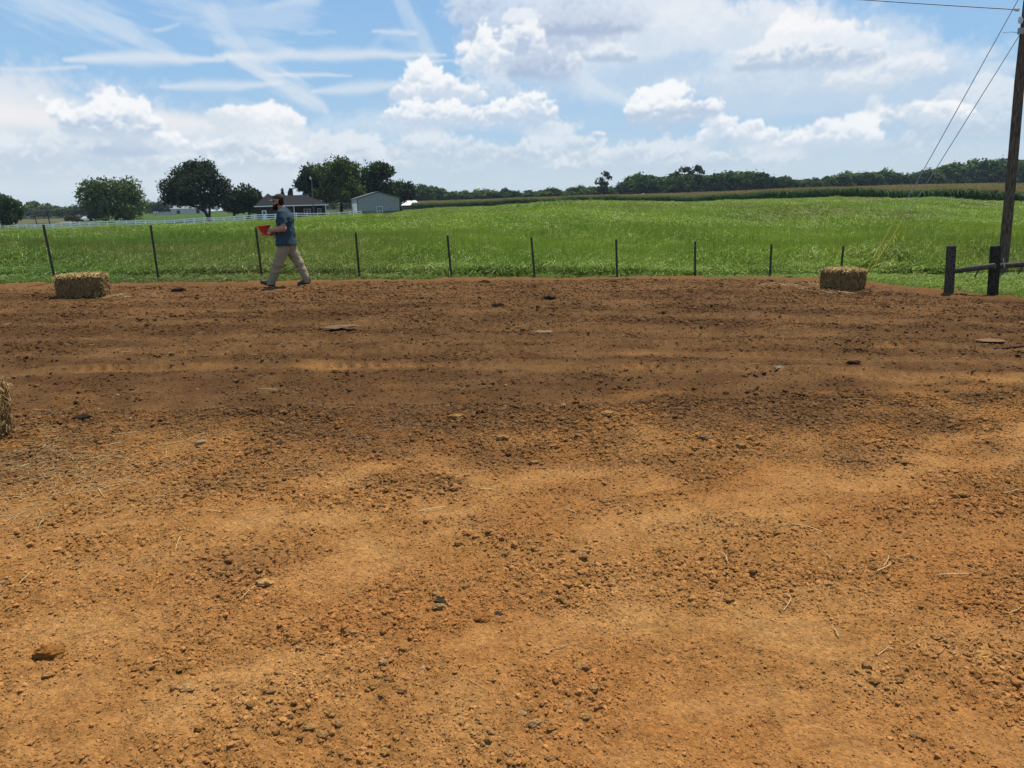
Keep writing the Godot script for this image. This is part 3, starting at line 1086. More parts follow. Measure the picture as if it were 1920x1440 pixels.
func build_far_trees() -> void:
	leaf_mat = paint(1, 1, 1, 0.7)
	leaf_mat.metallic_specular = 0.22
	leaf_mat.backlight_enabled = true
	leaf_mat.backlight = Color(0.52, 0.60, 0.20)
	bark_mat = paint(0.075, 0.058, 0.045, 0.95)
	triplanar(bark_mat, 0.8, noise_texture(0.05, 4, 0.5, 1.0, 61, 256), noise_texture(0.06, 4, 0.0, 1.0, 62, 256), 2.0, false)
	var r := RandomNumberGenerator.new()
	r.seed = 52
	# eight shapes of forest tree, each then copied under its own name
	var kinds := []
	for k in 8:
		var tone: Color = [Color(0.058, 0.102, 0.030), Color(0.076, 0.128, 0.034), Color(0.050, 0.090, 0.030), Color(0.092, 0.140, 0.038)][k % 4]
		kinds.append([lobed(100 + k, 14.0, [5.2, 6.2, 4.6, 5.6][k % 4], [1.0, 0.6, 1.6, 0.8][k % 4], 11), tone, 3000])
	var protos := []
	var lines := [
		# from, to, distance, spacing px, tops, label, group
		[30.0, 345.0, 520.0, 17.0, [[30, 384], [62, 376], [95, 381], [105, 378], [130, 383], [165, 376], [240, 378], [270, 374], [300, 370], [345, 366]], "dark green tree of the low tree line at the far left", "trees of the far left tree line"],
		[470.0, 760.0, 480.0, 15.0, [[470, 381], [540, 377], [620, 374], [700, 372], [760, 360]], "dark green tree seen low between the house and the shed", "trees behind the house and shed"],
		[745.0, 1150.0, 470.0, 13.5, [[745, 340], [770, 346], [800, 343], [812, 342], [830, 352], [845, 357], [880, 354], [920, 352], [935, 350], [965, 356], [1000, 351], [1030, 347], [1060, 353], [1090, 346], [1110, 350], [1150, 348]], "dark green tree of the unbroken tree line beyond the corn", "trees of the far tree line"],
		[1145.0, 1500.0, 430.0, 14.5, [[1145, 346], [1170, 334], [1200, 324], [1230, 325], [1260, 321], [1300, 326], [1340, 320], [1390, 318], [1420, 318], [1450, 326], [1475, 324], [1500, 338]], "dark green tree of the tall wood beyond the corn, centre right", "trees of the wood beyond the corn"],
		[1490.0, 1990.0, 470.0, 14.0, [[1490, 337], [1520, 331], [1540, 326], [1560, 322], [1600, 320], [1640, 318], [1660, 316], [1690, 324], [1720, 318], [1740, 312], [1760, 306], [1790, 298], [1830, 294], [1880, 294], [1930, 300], [1990, 306]], "dark green tree of the wood on the rise at the right", "trees of the wood on the rise"],
	]
	for e in lines:
		for back in 3:
			var px: float = e[0] + back * 5.0
			while px < e[1]:
				var d: float = e[2] + back * 22.0 + r.randf_range(-8, 8)
				var u := bearing(px)
				var top: float = along(e[4], u) + [2.0, 0.0, 6.0][back] + r.randf_range(-3.0, 7.0)
				if back == 2 and e[2] == 470.0 and e[0] > 1400.0:
					top += 1.0
				var p := spot(px, d)
				var h := at(px, top, d).y - p.y
				if h > 3.0:
					var k := r.randi() % 8
					var sc := h / 14.3
					var sw := maxf(sc, 0.6) * r.randf_range(1.1, 1.75)
					var o: Node3D
					if protos.size() <= k or protos[k] == null:
						while protos.size() <= k:
							protos.append(null)
						o = tree("forest_tree", p, kinds[k][0], 0.28, kinds[k][2], 0.72, 200 + k, kinds[k][1], e[5], e[6])
						protos[k] = o
					else:
						o = copy(protos[k], Transform3D(), e[5], e[6])
					o.transform = Transform3D(Basis(Vector3.UP, r.randf() * TAU).scaled(Vector3(sw, sc, sw)), p)
				px += e[3] * r.randf_range(0.8, 1.7)
	# the ones that stand out
	var p := spot(1131, 425)
	var top := at(1131, 322, 425).y - p.y
	tree("spindly_tree", p, [[Vector3(1.2, top - 1.2, 0), Vector3(2.4, 1.3, 2.4)], [Vector3(3.0, top - 3.2, 0.5), Vector3(1.6, 1.2, 1.6)], [Vector3(-1.8, top - 4.0, 0), Vector3(2.2, 1.2, 2.0)], [Vector3(-3.4, top - 5.4, 0.4), Vector3(1.6, 1.0, 1.6)], [Vector3(0.4, top - 6.2, 0), Vector3(2.6, 1.2, 2.2)], [Vector3(-0.5, top - 9.0, 0), Vector3(3.0, 2.4, 3.0)]], 0.28, 900, 0.7, 301, Color(0.036, 0.058, 0.024), "lone spindly tree with tufted branches rising above the tree line", "", Vector3.ZERO, 0.2)
	for e in [[1282, 312, 302], [1306, 309, 303]]:
		var q := spot(e[0], 424)
		var t: float = at(e[0], e[1], 424).y - q.y
		tree("open_crowned_tree", q, [[Vector3(0, t - 1.6, 0), Vector3(3.2, 1.5, 3.0)], [Vector3(-3.6, t - 3.6, 0), Vector3(2.4, 1.4, 2.4)], [Vector3(3.2, t - 3.4, 0.5), Vector3(1.8, 1.3, 2.0)], [Vector3(0, t - 8.0, 0), Vector3(4.2, 3.6, 4.0)]] if e[0] < 1290 else [[Vector3(0, t - 1.8, 0), Vector3(2.4, 1.8, 2.4)], [Vector3(1.6, t - 4.0, 0), Vector3(2.2, 1.6, 2.0)], [Vector3(0, t - 8.4, 0), Vector3(3.6, 3.4, 3.6)]], 0.3, 1000, 0.75, e[2], Color(0.042, 0.062, 0.026), "umbrella topped open tree standing out of the wood, left of a taller one" if e[0] < 1290 else "narrow tall tree standing out of the wood beside the umbrella topped one", "", Vector3.ZERO, 0.15)


func build_near_trees() -> void:
	var dark := Color(0.034, 0.054, 0.024)
	# photograph column, top row, half width px, base row of crown, distance, colour, leaves
	var list := [
		["leafy_tree", 0.0, 362.0, 40.0, 424.0, 196.0, Color(0.050, 0.082, 0.026), 6500, 0.55, 401, "broad dark green tree cut off by the left edge of the view"],
		["leafy_tree", 215.0, 334.0, 58.0, 412.0, 245.0, Color(0.076, 0.112, 0.030), 8000, 0.62, 402, "wide low rounded tree with crown down to the grass, far left"],
		["leafy_tree", 463.0, 342.0, 31.0, 402.0, 196.0, dark, 5200, 0.50, 404, "dense rounded dark tree left of the brick house"],
		["leafy_tree", 438.0, 366.0, 20.0, 404.0, 232.0, Color(0.055, 0.085, 0.025), 2400, 0.55, 405, "lighter green tree half hidden between two dark trees"],
		["leafy_tree", 590.0, 302.0, 33.0, 388.0, 214.0, dark, 6000, 0.50, 406, "dark tree on the left of the tall clump behind the house"],
		["leafy_tree", 640.0, 288.0, 47.0, 386.0, 206.0, Color(0.078, 0.108, 0.028), 9500, 0.50, 407, "tallest tree of the clump behind the house, olive topped"],
		["leafy_tree", 708.0, 298.0, 42.0, 392.0, 214.0, Color(0.042, 0.062, 0.025), 7000, 0.52, 408, "dark spreading tree directly behind the grey shed"],
		["leafy_tree", 752.0, 338.0, 30.0, 384.0, 260.0, Color(0.036, 0.056, 0.024), 3000, 0.6, 409, "lower dark tree right of and behind the grey shed"],
		["bush", 178.0, 397.0, 14.0, 412.0, 252.0, Color(0.044, 0.066, 0.026), 1100, 0.45, 410, "small rounded bush beside the wide low tree"],
		["bush", 135.0, 405.0, 14.0, 414.0, 262.0, Color(0.060, 0.068, 0.030), 900, 0.42, 411, "brownish low bush at the edge of the far left field"],
	]
	for e in list:
		var p := spot(e[1], e[5])
		var m_px: float = e[5] * 0.98 / F
		var top: float = at(e[1], e[2], e[5]).y - p.y
		var low: float = maxf(0.1, at(e[1], e[4], e[5]).y - p.y)
		tree(e[0], p, lobed(e[9], top, e[3] * m_px, low, 18), 0.36 if e[0] != "bush" else 0.07, int(e[7] * 1.7), e[8] * 0.74, e[9], e[6], e[10])
	# the great dark tree with its forked trunk in view
	var p := spot(391, 200)
	var m_px := 200.0 * 0.98 / F
	var top := at(380, 301, 200).y - p.y
	var lobes := []
	for l in [[378, 322, 30, 22], [352, 330, 26, 20], [402, 330, 26, 20], [335, 352, 24, 18], [420, 350, 22, 20], [375, 350, 40, 24], [345, 372, 30, 16], [410, 374, 28, 17], [378, 378, 34, 14], [325, 372, 14, 12], [430, 372, 10, 12], [365, 310, 18, 10], [396, 312, 16, 10]]:
		var c := Vector3((l[0] - 391.0) * m_px, at(l[0], l[1], 200).y - p.y, 0)
		lobes.append([c + Vector3(0, 0, (hash(l[0] * 7 + l[1]) % 100 - 50) * 0.05), Vector3(l[2], l[3], l[2]) * m_px])
	var o := thing("leafy_tree", p, "great dark spreading tree with forked leaning trunk on the lawn", "tree")
	var s := Shape.new()
	s.tube([Vector3(0, -0.4, 0), Vector3(0, 0.1, 0), Vector3(-0.2, 1.0, 0), Vector3(-0.9, 2.6, 0), Vector3(-1.8, 5.0, 0), Vector3(-2.0, 9.0, 0)], [0.75, 0.55, 0.42, 0.32, 0.26, 0.1], 9)
	s.tube([Vector3(-0.1, 0.7, 0), Vector3(0.3, 1.9, 0.1), Vector3(0.5, 4.0, 0.2), Vector3(0.4, 8.0, 0)], [0.4, 0.32, 0.26, 0.1], 8)
	s.tube([Vector3(-0.8, 2.3, 0), Vector3(-3.0, 3.8, 0.4), Vector3(-5.0, 5.0, 0.4)], [0.26, 0.2, 0.08], 7)
	s.tube([Vector3(0.5, 3.4, 0), Vector3(2.0, 4.8, -0.3), Vector3(3.5, 6.0, 0)], [0.24, 0.16, 0.08], 7)
	put("trunk", s.mesh(), bark_mat, o)
	put("crown", crown_mesh(lobes, 17000, 0.35, 403, Color(0.030, 0.048, 0.023), 0.33), leaf_mat, o)
	# small conifers over the house roof
	for e in [[533.0, 353.0, 6.5, 420], [545.0, 357.0, 4.0, 421]]:
		var q := spot(e[0], 222)
		var t: float = at(e[0], e[1], 222).y - q.y
		var w: float = e[2] * 222.0 / F
		var cone := []
		for k in 7:
			cone.append([Vector3(0, t * (0.25 + 0.11 * k), 0), Vector3(w * (1.35 - 0.17 * k), t * 0.09, w * (1.35 - 0.17 * k))])
		tree("conifer", q, cone, 0.16, 1200, 0.34, e[3], dark, "small dark conifer whose top shows over the house roof" if e[2] > 5.0 else "thin dark conifer just right of the other one over the house roof")


# ---------------------------------------------------------------- buildings
func window_part(parent: Node3D, where: Vector3, w: float, h: float, cross: bool, frame_m: Material, glass_m: Material, basis := Basis()) -> void:
	var f := Shape.new()
	for e in [[-w / 2, 0.0, 0.09, h], [w / 2, 0.0, 0.09, h]]:
		f.box(Vector3(e[0], 0.0, 0.0), Vector3(e[2], h, 0.08))
	f.box(Vector3(0, -0.09, 0), Vector3(w + 0.14, 0.09, 0.10))
	f.box(Vector3(0, h, 0), Vector3(w + 0.14, 0.09, 0.09))
	if cross:
		f.box(Vector3(0, 0.002, 0.003), Vector3(0.06, h - 0.004, 0.05))
		f.box(Vector3(0, h * 0.5 - 0.03, 0), Vector3(w - 0.09, 0.06, 0.05))
	var win := put("window", f.mesh(), frame_m, parent, Transform3D(basis, where))
	put("pane", Shape.new().box(Vector3(0, 0.0, -0.02), Vector3(w - 0.09, h, 0.02)).mesh(), glass_m, win)


func hip_roof(s: Shape, x0: float, x1: float, z0: float, z1: float, y: float, rx0: float, rx1: float, rz: float, rise: float) -> void:
	var a := Vector3(x0, y, z1)
	var b := Vector3(x1, y, z1)
	var c := Vector3(x1, y, z0)
	var d := Vector3(x0, y, z0)
	var r0 := Vector3(rx0, y + rise, rz)
	var r1 := Vector3(rx1, y + rise, rz)
	s.quad(r0, r1, b, a)
	s.quad(r1, r0, d, c)
	s.tri(r1, c, b)
	s.tri(r0, a, d)
	s.quad(a, b, c, d)


func build_house() -> void:
	var p := spot(548, 190)
	var eave := at(548, 386.5, 190).y - p.y
	var brick := triplanar(paint(0.046, 0.030, 0.026, 0.9, false), 0.9, noise_texture(0.09, 3, 0.7, 1.15, 71, 256), null, 0.0, false)
	var shingle := triplanar(paint(0.028, 0.029, 0.032, 0.9, false), 1.2, noise_texture(0.08, 3, 0.65, 1.15, 72, 256), null, 0.0, false)
	var white := paint(0.74, 0.74, 0.73, 0.5, false)
	var glass := paint(0.03, 0.035, 0.04, 0.1, false)
	var o := thing("brick_house", p, "long low dark brick house with grey hip roof behind the man", "house")
	o.rotation.y = deg_to_rad(15.5)
	put("wall", Shape.new().box(Vector3(-3.9, -0.8, 0), Vector3(8.2, eave + 0.8, 9.0)).mesh(), brick, o, Transform3D())
	put("wall", Shape.new().box(Vector3(4.05, -0.8, -1.2), Vector3(7.7, eave + 0.8, 6.6)).mesh(), brick, o)
	var s := Shape.new()
	hip_roof(s, -8.4, 8.4, -5.0, 5.0, eave + 0.2, -4.6, 3.4, 0.0, 2.35)
	var roof := put("roof", s.mesh(), shingle, o)
	s = Shape.new()
	hip_roof(s, -8.3, -1.9, -3.0, 5.05, eave + 0.23, -5.3, -5.0, 1.0, 2.75)
	put("roof", s.mesh(), shingle, o)
	put("chimney", Shape.new().box(Vector3(0.15, eave + 0.6, -1.2), Vector3(0.9, 3.6, 0.7)).mesh(), brick, roof)
	s = Shape.new()
	for e in [[0.0, 5.02, 16.8, 0.05], [0.0, -5.02, 16.8, 0.05]]:
		s.box(Vector3(e[0], eave - 0.02, e[1]), Vector3(e[2], 0.22, e[3]))
	s.box(Vector3(8.42, eave - 0.02, 0), Vector3(0.05, 0.22, 9.98))
	s.box(Vector3(-8.42, eave - 0.02, 0), Vector3(0.05, 0.22, 9.98))
	put("fascia", s.mesh(), white, o)
	for x in [0.45, 7.7]:
		put("porch_post", Shape.new().box(Vector3(x, -0.5, 4.7), Vector3(0.16, eave + 0.48, 0.16)).mesh(), white, o)
	var door := put("door", Shape.new().box(Vector3(-6.3, 0.0, 4.54), Vector3(1.0, 2.1, 0.08)).mesh(), white, o)
	put("pane", Shape.new().box(Vector3(-6.3, 0.95, 4.6), Vector3(0.6, 0.95, 0.03)).mesh(), glass, door)
	window_part(o, Vector3(3.5, 0.75, 2.14), 1.5, 1.4, true, white, glass)
	window_part(o, Vector3(6.3, 1.3, 2.14), 0.8, 0.85, false, white, glass)
	window_part(o, Vector3(-1.8, 0.75, 4.54), 1.0, 1.3, true, white, glass)


func build_shed() -> void:
	var p := spot(711, 168)
	var low := -0.7
	var eave := at(711, 372, 168).y - p.y
	var peak := at(711, 360.5, 168).y - p.y
	var w := 8.9
	var deep := 13.0
	var side := paint(0.30, 0.31, 0.29, 0.8, false)
	side = triplanar(side, 3.0, noise_texture(0.02, 3, 0.9, 1.02, 81, 256), null, 0.0, false)
	var dark := paint(0.075, 0.085, 0.09, 0.5, false)
	var white := paint(0.75, 0.76, 0.76, 0.5, false)
	var glass := paint(0.10, 0.12, 0.13, 0.1, false)
	var o := thing("metal_shed", p, "grey green metal shed with dark trim at the end of the white fence", "shed")
	o.rotation.y = deg_to_rad(16.5)
	var s := Shape.new()
	# gable front, its sides and back
	for z in [0.0, -deep]:
		var a := Vector3(-w / 2, 1.0, z)
		var b := Vector3(w / 2, 1.0, z)
		s.quad(Vector3(-w / 2, eave, z), Vector3(w / 2, eave, z), b, a)
		s.tri(Vector3(-w / 2, eave, z), Vector3(0, peak, z), Vector3(w / 2, eave, z))
	for x in [-w / 2, w / 2]:
		s.quad(Vector3(x, eave, -deep), Vector3(x, eave, 0), Vector3(x, 1.0, 0), Vector3(x, 1.0, -deep))
	put("wall", s.mesh(), side, o)
	# the ribs of the sheet metal
	for k in 30:
		var x := -w / 2 + 0.25 + k * (w - 0.5) / 29.0
		var top := lerpf(peak, eave, absf(x) / (w / 2)) - 0.05
		put("rib", Shape.new().box(Vector3(x, 1.0, 0.012), Vector3(0.04, top - 1.0, 0.02)).mesh(), side, o)
	put("wainscot", Shape.new().box(Vector3(0, low, -deep / 2), Vector3(w + 0.03, 1.0 - low, deep + 0.03)).mesh(), dark, o)
	s = Shape.new()
	for q in [-1.0, 1.0]:
		var e0 := Vector3(q * (w / 2 + 0.28), eave - 0.03, 0.25)
		var e1 := Vector3(q * (w / 2 + 0.28), eave - 0.03, -deep - 0.2)
		var k0 := Vector3(0, peak + 0.06, 0.25)
		var k1 := Vector3(0, peak + 0.06, -deep - 0.2)
		var up := Vector3(0, 0.14, 0)
		s.quad(k0 + up, k1 + up, e1 + up, e0 + up)
		s.quad(e0, e1, k1, k0)
		s.quad(e0, k0, k0 + up, e0 + up)
		s.quad(e1 + up, k1 + up, k1, e1)
		s.quad(e0 + up, e1 + up, e1, e0)
	put("roof", s.mesh(), dark, o)
	for x in [-w / 2, w / 2]:
		put("corner_trim", Shape.new().box(Vector3(x, 1.0, 0.0), Vector3(0.16, eave - 1.0, 0.10)).mesh(), dark, o)
	window_part(o, Vector3(0.15, 0.25, 0.05), 1.15, 1.6, true, white, glass)
	for k in 3:
		put("door", Shape.new().box(Vector3(-w / 2 - 0.02, 0.0, -2.2 - k * 3.6), Vector3(0.07, 2.7, 2.8)).mesh(), white, o)


func build_barns() -> void:
	var white := paint(0.80, 0.80, 0.79, 0.5, false)
	var tin := paint(0.78, 0.79, 0.80, 0.4, false)
	var grey := paint(0.20, 0.21, 0.22, 0.8, false)
	var dark := paint(0.05, 0.05, 0.05, 0.8, false)
	# white roofed barn between the shed and the corn
	var p := spot(772, 318)
	var y := at(772, 384.5, 318).y - p.y
	var o := thing("low_barn", p, "low barn with a bright white metal roof right of the shed", "barn")
	o.rotation.y = deg_to_rad(12)
	put("wall", Shape.new().box(Vector3(0, -1.5, -3), Vector3(7.0, y + 1.5, 6.0)).mesh(), paint(0.10, 0.085, 0.07, 0.9, false), o)
	var s := Shape.new()
	for q in [0.0, -6.4]:
		s.quad(Vector3(-3.0, y + 1.75, -3.2), Vector3(2.2, y + 1.75, -3.2), Vector3(3.9, y, q), Vector3(-3.9, y, q))
	s.tri(Vector3(-3.0, y + 1.75, -3.2), Vector3(-3.9, y, 0), Vector3(-3.9, y, -6.4))
	s.tri(Vector3(2.2, y + 1.75, -3.2), Vector3(3.9, y, -6.4), Vector3(3.9, y, 0))
	put("roof", s.mesh(), tin, o)
	# long white house behind the great dark tree
	p = spot(345, 300)
	y = at(345, 391, 300).y - p.y
	o = thing("white_house", p, "long white house with grey gable half hidden behind the great tree", "house")
	o.rotation.y = deg_to_rad(24)
	put("wall", Shape.new().box(Vector3(2.0, -1.0, -3.5), Vector3(13.0, y + 1.0, 7.0)).mesh(), paint(0.5, 0.5, 0.5, 0.8, false), o)
	s = Shape.new()
	for q in [0.3, -7.3]:
		s.quad(Vector3(-4.8, y + 1.2, -3.5), Vector3(8.8, y + 1.2, -3.5), Vector3(8.8, y - 0.05, q), Vector3(-4.8, y - 0.05, q))
	put("roof", s.mesh(), grey, o)
	put("wall", Shape.new().box(Vector3(-7.2, -1.0, -2.5), Vector3(5.2, 1.9, 6.0)).mesh(), paint(0.45, 0.45, 0.44, 0.8, false), o)
	s = Shape.new()
	s.quad(Vector3(-4.6, y + 0.6, -2.5), Vector3(-4.6, y + 0.6, 0.9), Vector3(-10.4, 0.8, 0.9), Vector3(-10.4, 0.8, -2.5))
	s.quad(Vector3(-4.6, y + 0.6, -5.8), Vector3(-4.6, y + 0.6, -2.5), Vector3(-10.4, 0.8, -2.5), Vector3(-10.4, 0.8, -5.8))
	put("roof", s.mesh(), paint(0.30, 0.31, 0.32, 0.8, false), o)
	put("chimney", Shape.new().box(Vector3(-4.3, y - 0.2, -1.6), Vector3(1.5, 2.2, 1.5)).mesh(), grey, o)
	for x in [-1.9, 5.0]:
		put("window", Shape.new().box(Vector3(x, 0.1, 0.02), Vector3(1.1, 1.2, 0.08)).mesh(), dark, o)
	# the farm road at the far left
	s = Shape.new()
	var pts := [[60.0, 420.5, 318.0], [110.0, 418.8, 322.0], [150.0, 417.6, 330.0], [200.0, 416.0, 338.0], [250.0, 414.6, 345.0]]
	for k in pts.size() - 1:
		var a := spot(pts[k][0], pts[k][2]) + Vector3.UP * 0.12
		var b := spot(pts[k + 1][0], pts[k + 1][2]) + Vector3.UP * 0.12
		var wide := Vector3(0, 0, 4.5)
		s.quad(a - wide, b - wide, b + wide, a + wide)
	var road := put("road", s.mesh(), paint(0.30, 0.29, 0.28, 0.9, false))
	tag(road, "pale country road at the far left", "", "", "structure")
	# pale gravel drive behind the fence before the brick house
	s = Shape.new()
	for k in 12:
		var a := spot(552.0 + k * 9.6, 170.5 - k * 0.3) + Vector3.UP * 0.06
		var b := spot(552.0 + (k + 1) * 9.6, 170.5 - (k + 1) * 0.3) + Vector3.UP * 0.06
		var far := Vector3(0, 0.05, -4.0)
		s.quad(a + far, b + far, b, a)
	var drive := put("gravel_drive", s.mesh(), paint(0.55, 0.54, 0.52, 0.9, false))
	tag(drive, "pale gravel drive between the white fence and the brick house", "", "", "structure")


func build_white_fence() -> void:
	var white := paint(0.78, 0.79, 0.79, 0.45, false)
	var a := spot(-70, 189)
	var b := spot(677, 165.5)
	var n := int(a.distance_to(b) / 2.44)
	var o := thing("white_fence", a, "long white board fence along the far side of the grass field", "fence")
	var post := Shape.new().box(Vector3(0, -0.3, 0), Vector3(0.14, 1.62, 0.14)).box(Vector3(0, 1.32, 0), Vector3(0.18, 0.05, 0.18)).mesh()
	var dir := (b - a)
	dir.y = 0
	dir = dir.normalized()
	var turn := Basis(Vector3.UP, atan2(-dir.z, dir.x))
	var rail := Shape.new().box(Vector3.ZERO, Vector3(1.0, 0.19, 0.045)).mesh()
	var last := Vector3.ZERO
	for k in n + 1:
		var q := a.lerp(b, float(k) / n)
		q.y = ground(q.x, -q.z)
		put("post", post, white, o, Transform3D(turn, q - a))
		if k > 0:
			for h in [0.30, 0.72, 1.14]:
				var m: Vector3 = (last + q) * 0.5 + Vector3.UP * h - a
				var run := q - last
				var tilt := atan2(run.y, Vector2(run.x, run.z).length())
				put("rail", rail, white, o, Transform3D(turn * Basis(Vector3.BACK, tilt) * Basis.from_scale(Vector3(run.length() - 0.10, 1, 1)), m))
		last = q


# ---------------------------------------------------------------- poles and wires far off
func wire(called: String, from: Vector3, to: Vector3, sag: float, radius: float, label: String, group := "") -> void:
	var s := Shape.new()
	var pts := []
	var rad := []
	for k in 17:
		var t := k / 16.0
		pts.append(from.lerp(to, t) - Vector3.UP * sag * 4.0 * t * (1.0 - t) - from)
		rad.append(radius)
	s.tube(pts, rad, 5, false)
	var o := put(called, s.mesh(), paint(0.10, 0.10, 0.11, 0.5, false), null, Transform3D(Basis(), from))
	tag(o, label, "wire", group)


func far_pole(px: float, py: float, d: float, lean: float, arm: float, label: String) -> Vector3:
	var p := spot(px, d)
	var top := at(px, py, d)
	var o := thing("utility_pole", p, label, "utility pole")
	var tip := Vector3(lean, top.y - p.y, 0)
	put("pole", Shape.new().tube([Vector3(0, -0.5, 0), tip * 0.5, tip], [0.20, 0.17, 0.13], 8).mesh(), bark_mat, o)
	if arm > 0.0:
		put("cross_arm", Shape.new().box(tip - Vector3(0, 0.75, 0.16), Vector3(arm, 0.14, 0.12)).mesh(), bark_mat, o)
		for x in [-0.45, 0.45]:
			put("insulator", Shape.new().tube([tip + Vector3(x * arm, -0.61, -0.16), tip + Vector3(x * arm, -0.38, -0.16)], [0.07, 0.05], 6).mesh(), paint(0.25, 0.22, 0.2, 0.3, false), o)
	return p + tip


func build_far_poles() -> void:
	var t1 := far_pole(155, 364, 345, -0.4, 2.6, "tall pole with a cross arm standing by the white pickup")
	var t2 := far_pole(61, 376, 480, 0.0, 2.8, "distant pole with a cross arm above the far left tree line")
	var t3 := far_pole(66, 395, 300, -0.5, 0.0, "short bare pole in the far left field, left of another")
	var t4 := far_pole(91, 391, 290, -0.7, 0.0, "short leaning bare pole in the far left field, right of another")
	var t5 := far_pole(299, 372, 300, 0.0, 0.0, "thin pole rising between the wide low tree and the great tree")
	wire("power_line", t1 - Vector3.UP * 3.5, t3, 1.0, 0.035, "sagging wire from the cross arm pole to a short bare pole")
	wire("power_line", t3, at(-20, 416, 250), 0.3, 0.035, "wire falling from the short bare pole to the left edge")
	wire("power_line", t4 - Vector3.UP * 1.5, at(-20, 407, 270), 0.8, 0.03, "wire from the leaning short pole out to the left edge")
	wire("power_line", t5 - Vector3.UP * 0.6, at(586, 362, 187), 1.6, 0.022, "long thin wire passing before the great tree to the lamp pole")
	# yard pole with a lamp by the house
	var p := spot(588.5, 186)
	var top := at(583.5, 333, 186)
	var o := thing("lamp_pole", p, "slim yard pole with a small lamp head before the brick house", "lamp pole")
	var tip := top - p
	put("pole", Shape.new().tube([Vector3(0, -0.4, 0), tip * 0.5, tip], [0.16, 0.13, 0.10], 8).mesh(), triplanar(paint(0.20, 0.18, 0.16, 0.9, false), 0.8, noise_texture(0.05, 3, 0.6, 1.0, 63, 128), null, 0.0, false), o)
	put("lamp_head", Shape.new().tube([tip + Vector3(-0.1, -0.4, 0.1), tip + Vector3(-0.1, -0.25, 0.25), tip + Vector3(-0.1, -0.1, 0.42), tip + Vector3(-0.1, 0.12, 0.5)], [0.10, 0.20, 0.18, 0.10], 8).mesh(), paint(0.75, 0.75, 0.74, 0.4, false), o)
	put("bracket", Shape.new().box(tip - Vector3(-0.15, 2.7, -0.1), Vector3(0.75, 0.07, 0.07)).mesh(), paint(0.3, 0.3, 0.3, 0.5, false), o)


# ---------------------------------------------------------------- steel posts
func build_steel_posts() -> void:
	var steel := triplanar(paint(0.030, 0.026, 0.022, 0.6, false), 0.3, noise_texture(0.06, 4, 0.5, 1.3, 91, 256), null, 0.0, false)
	# T section with studs along its face, one metre tall
	var s := Shape.new()
	s.box(Vector3(0, 0, 0.017), Vector3(0.044, 1.0, 0.007))
	s.box(Vector3(0, 0, -0.004), Vector3(0.009, 1.0, 0.034))
	var k := 0.06
	while k < 0.98:
		s.box(Vector3(0, k, 0.024), Vector3(0.018, 0.014, 0.009))
		k += 0.05
	var m := s.mesh()
	var list := [
		[102, 515, 82, 421, 15.0, "leftmost steel post, leaning, its foot behind the left straw bale"],
		[298, 525, 283, 422, 15.75, "leaning steel post between the left straw bale and the man"],
		[492, 521, 480, 427, 16.1, "rusty topped leaning steel post at the walking man's front"],
		[675, 527, 667, 436, 16.5, "first steel post to the right of the walking man"],
		[847, 526, 839, 441, 16.6, "second steel post to the right of the man, below the shed's right"],
		[1003, 525, 996, 445, 16.7, "middle steel post near the centre of the view, tilted slightly left"],
		[1157, 520, 1155, 449, 16.8, "nearly upright steel post, next right of the middle one"],
		[1303, 519, 1303, 453, 16.9, "upright steel post, second right of the middle one"],
		[1443, 521, 1446, 458, 16.85, "steel post tilted slightly right, next left of the right straw bale"],
		[1576, 510, 1581, 461, 16.6, "short looking steel post rising behind the right straw bale"],
	]
	for e in list:
		var top := at(e[2], e[3], e[4])
		var dir := top - at(e[0], e[1], e[4])
		var foot := top
		while foot.y > ground(foot.x, -foot.z) - 0.15:
			foot -= dir * 0.01
		var o := thing("steel_post", foot, e[5], "fence post", "steel fence posts along the grass")
		var up := (top - foot).normalized()
		var side := up.cross(Vector3.BACK).normalized()
		var b := Basis(side, up, side.cross(up))
		put("bar", m, steel, o, Transform3D(b * Basis.from_scale(Vector3(1, foot.distance_to(top), 1)), Vector3.ZERO))
		if e[2] == 480:
			put("tip", Shape.new().box(Vector3.ZERO, Vector3(0.05, 0.06, 0.042)).mesh(), paint(0.20, 0.09, 0.05, 0.8, false), o, Transform3D(b, top - foot - up * 0.05))


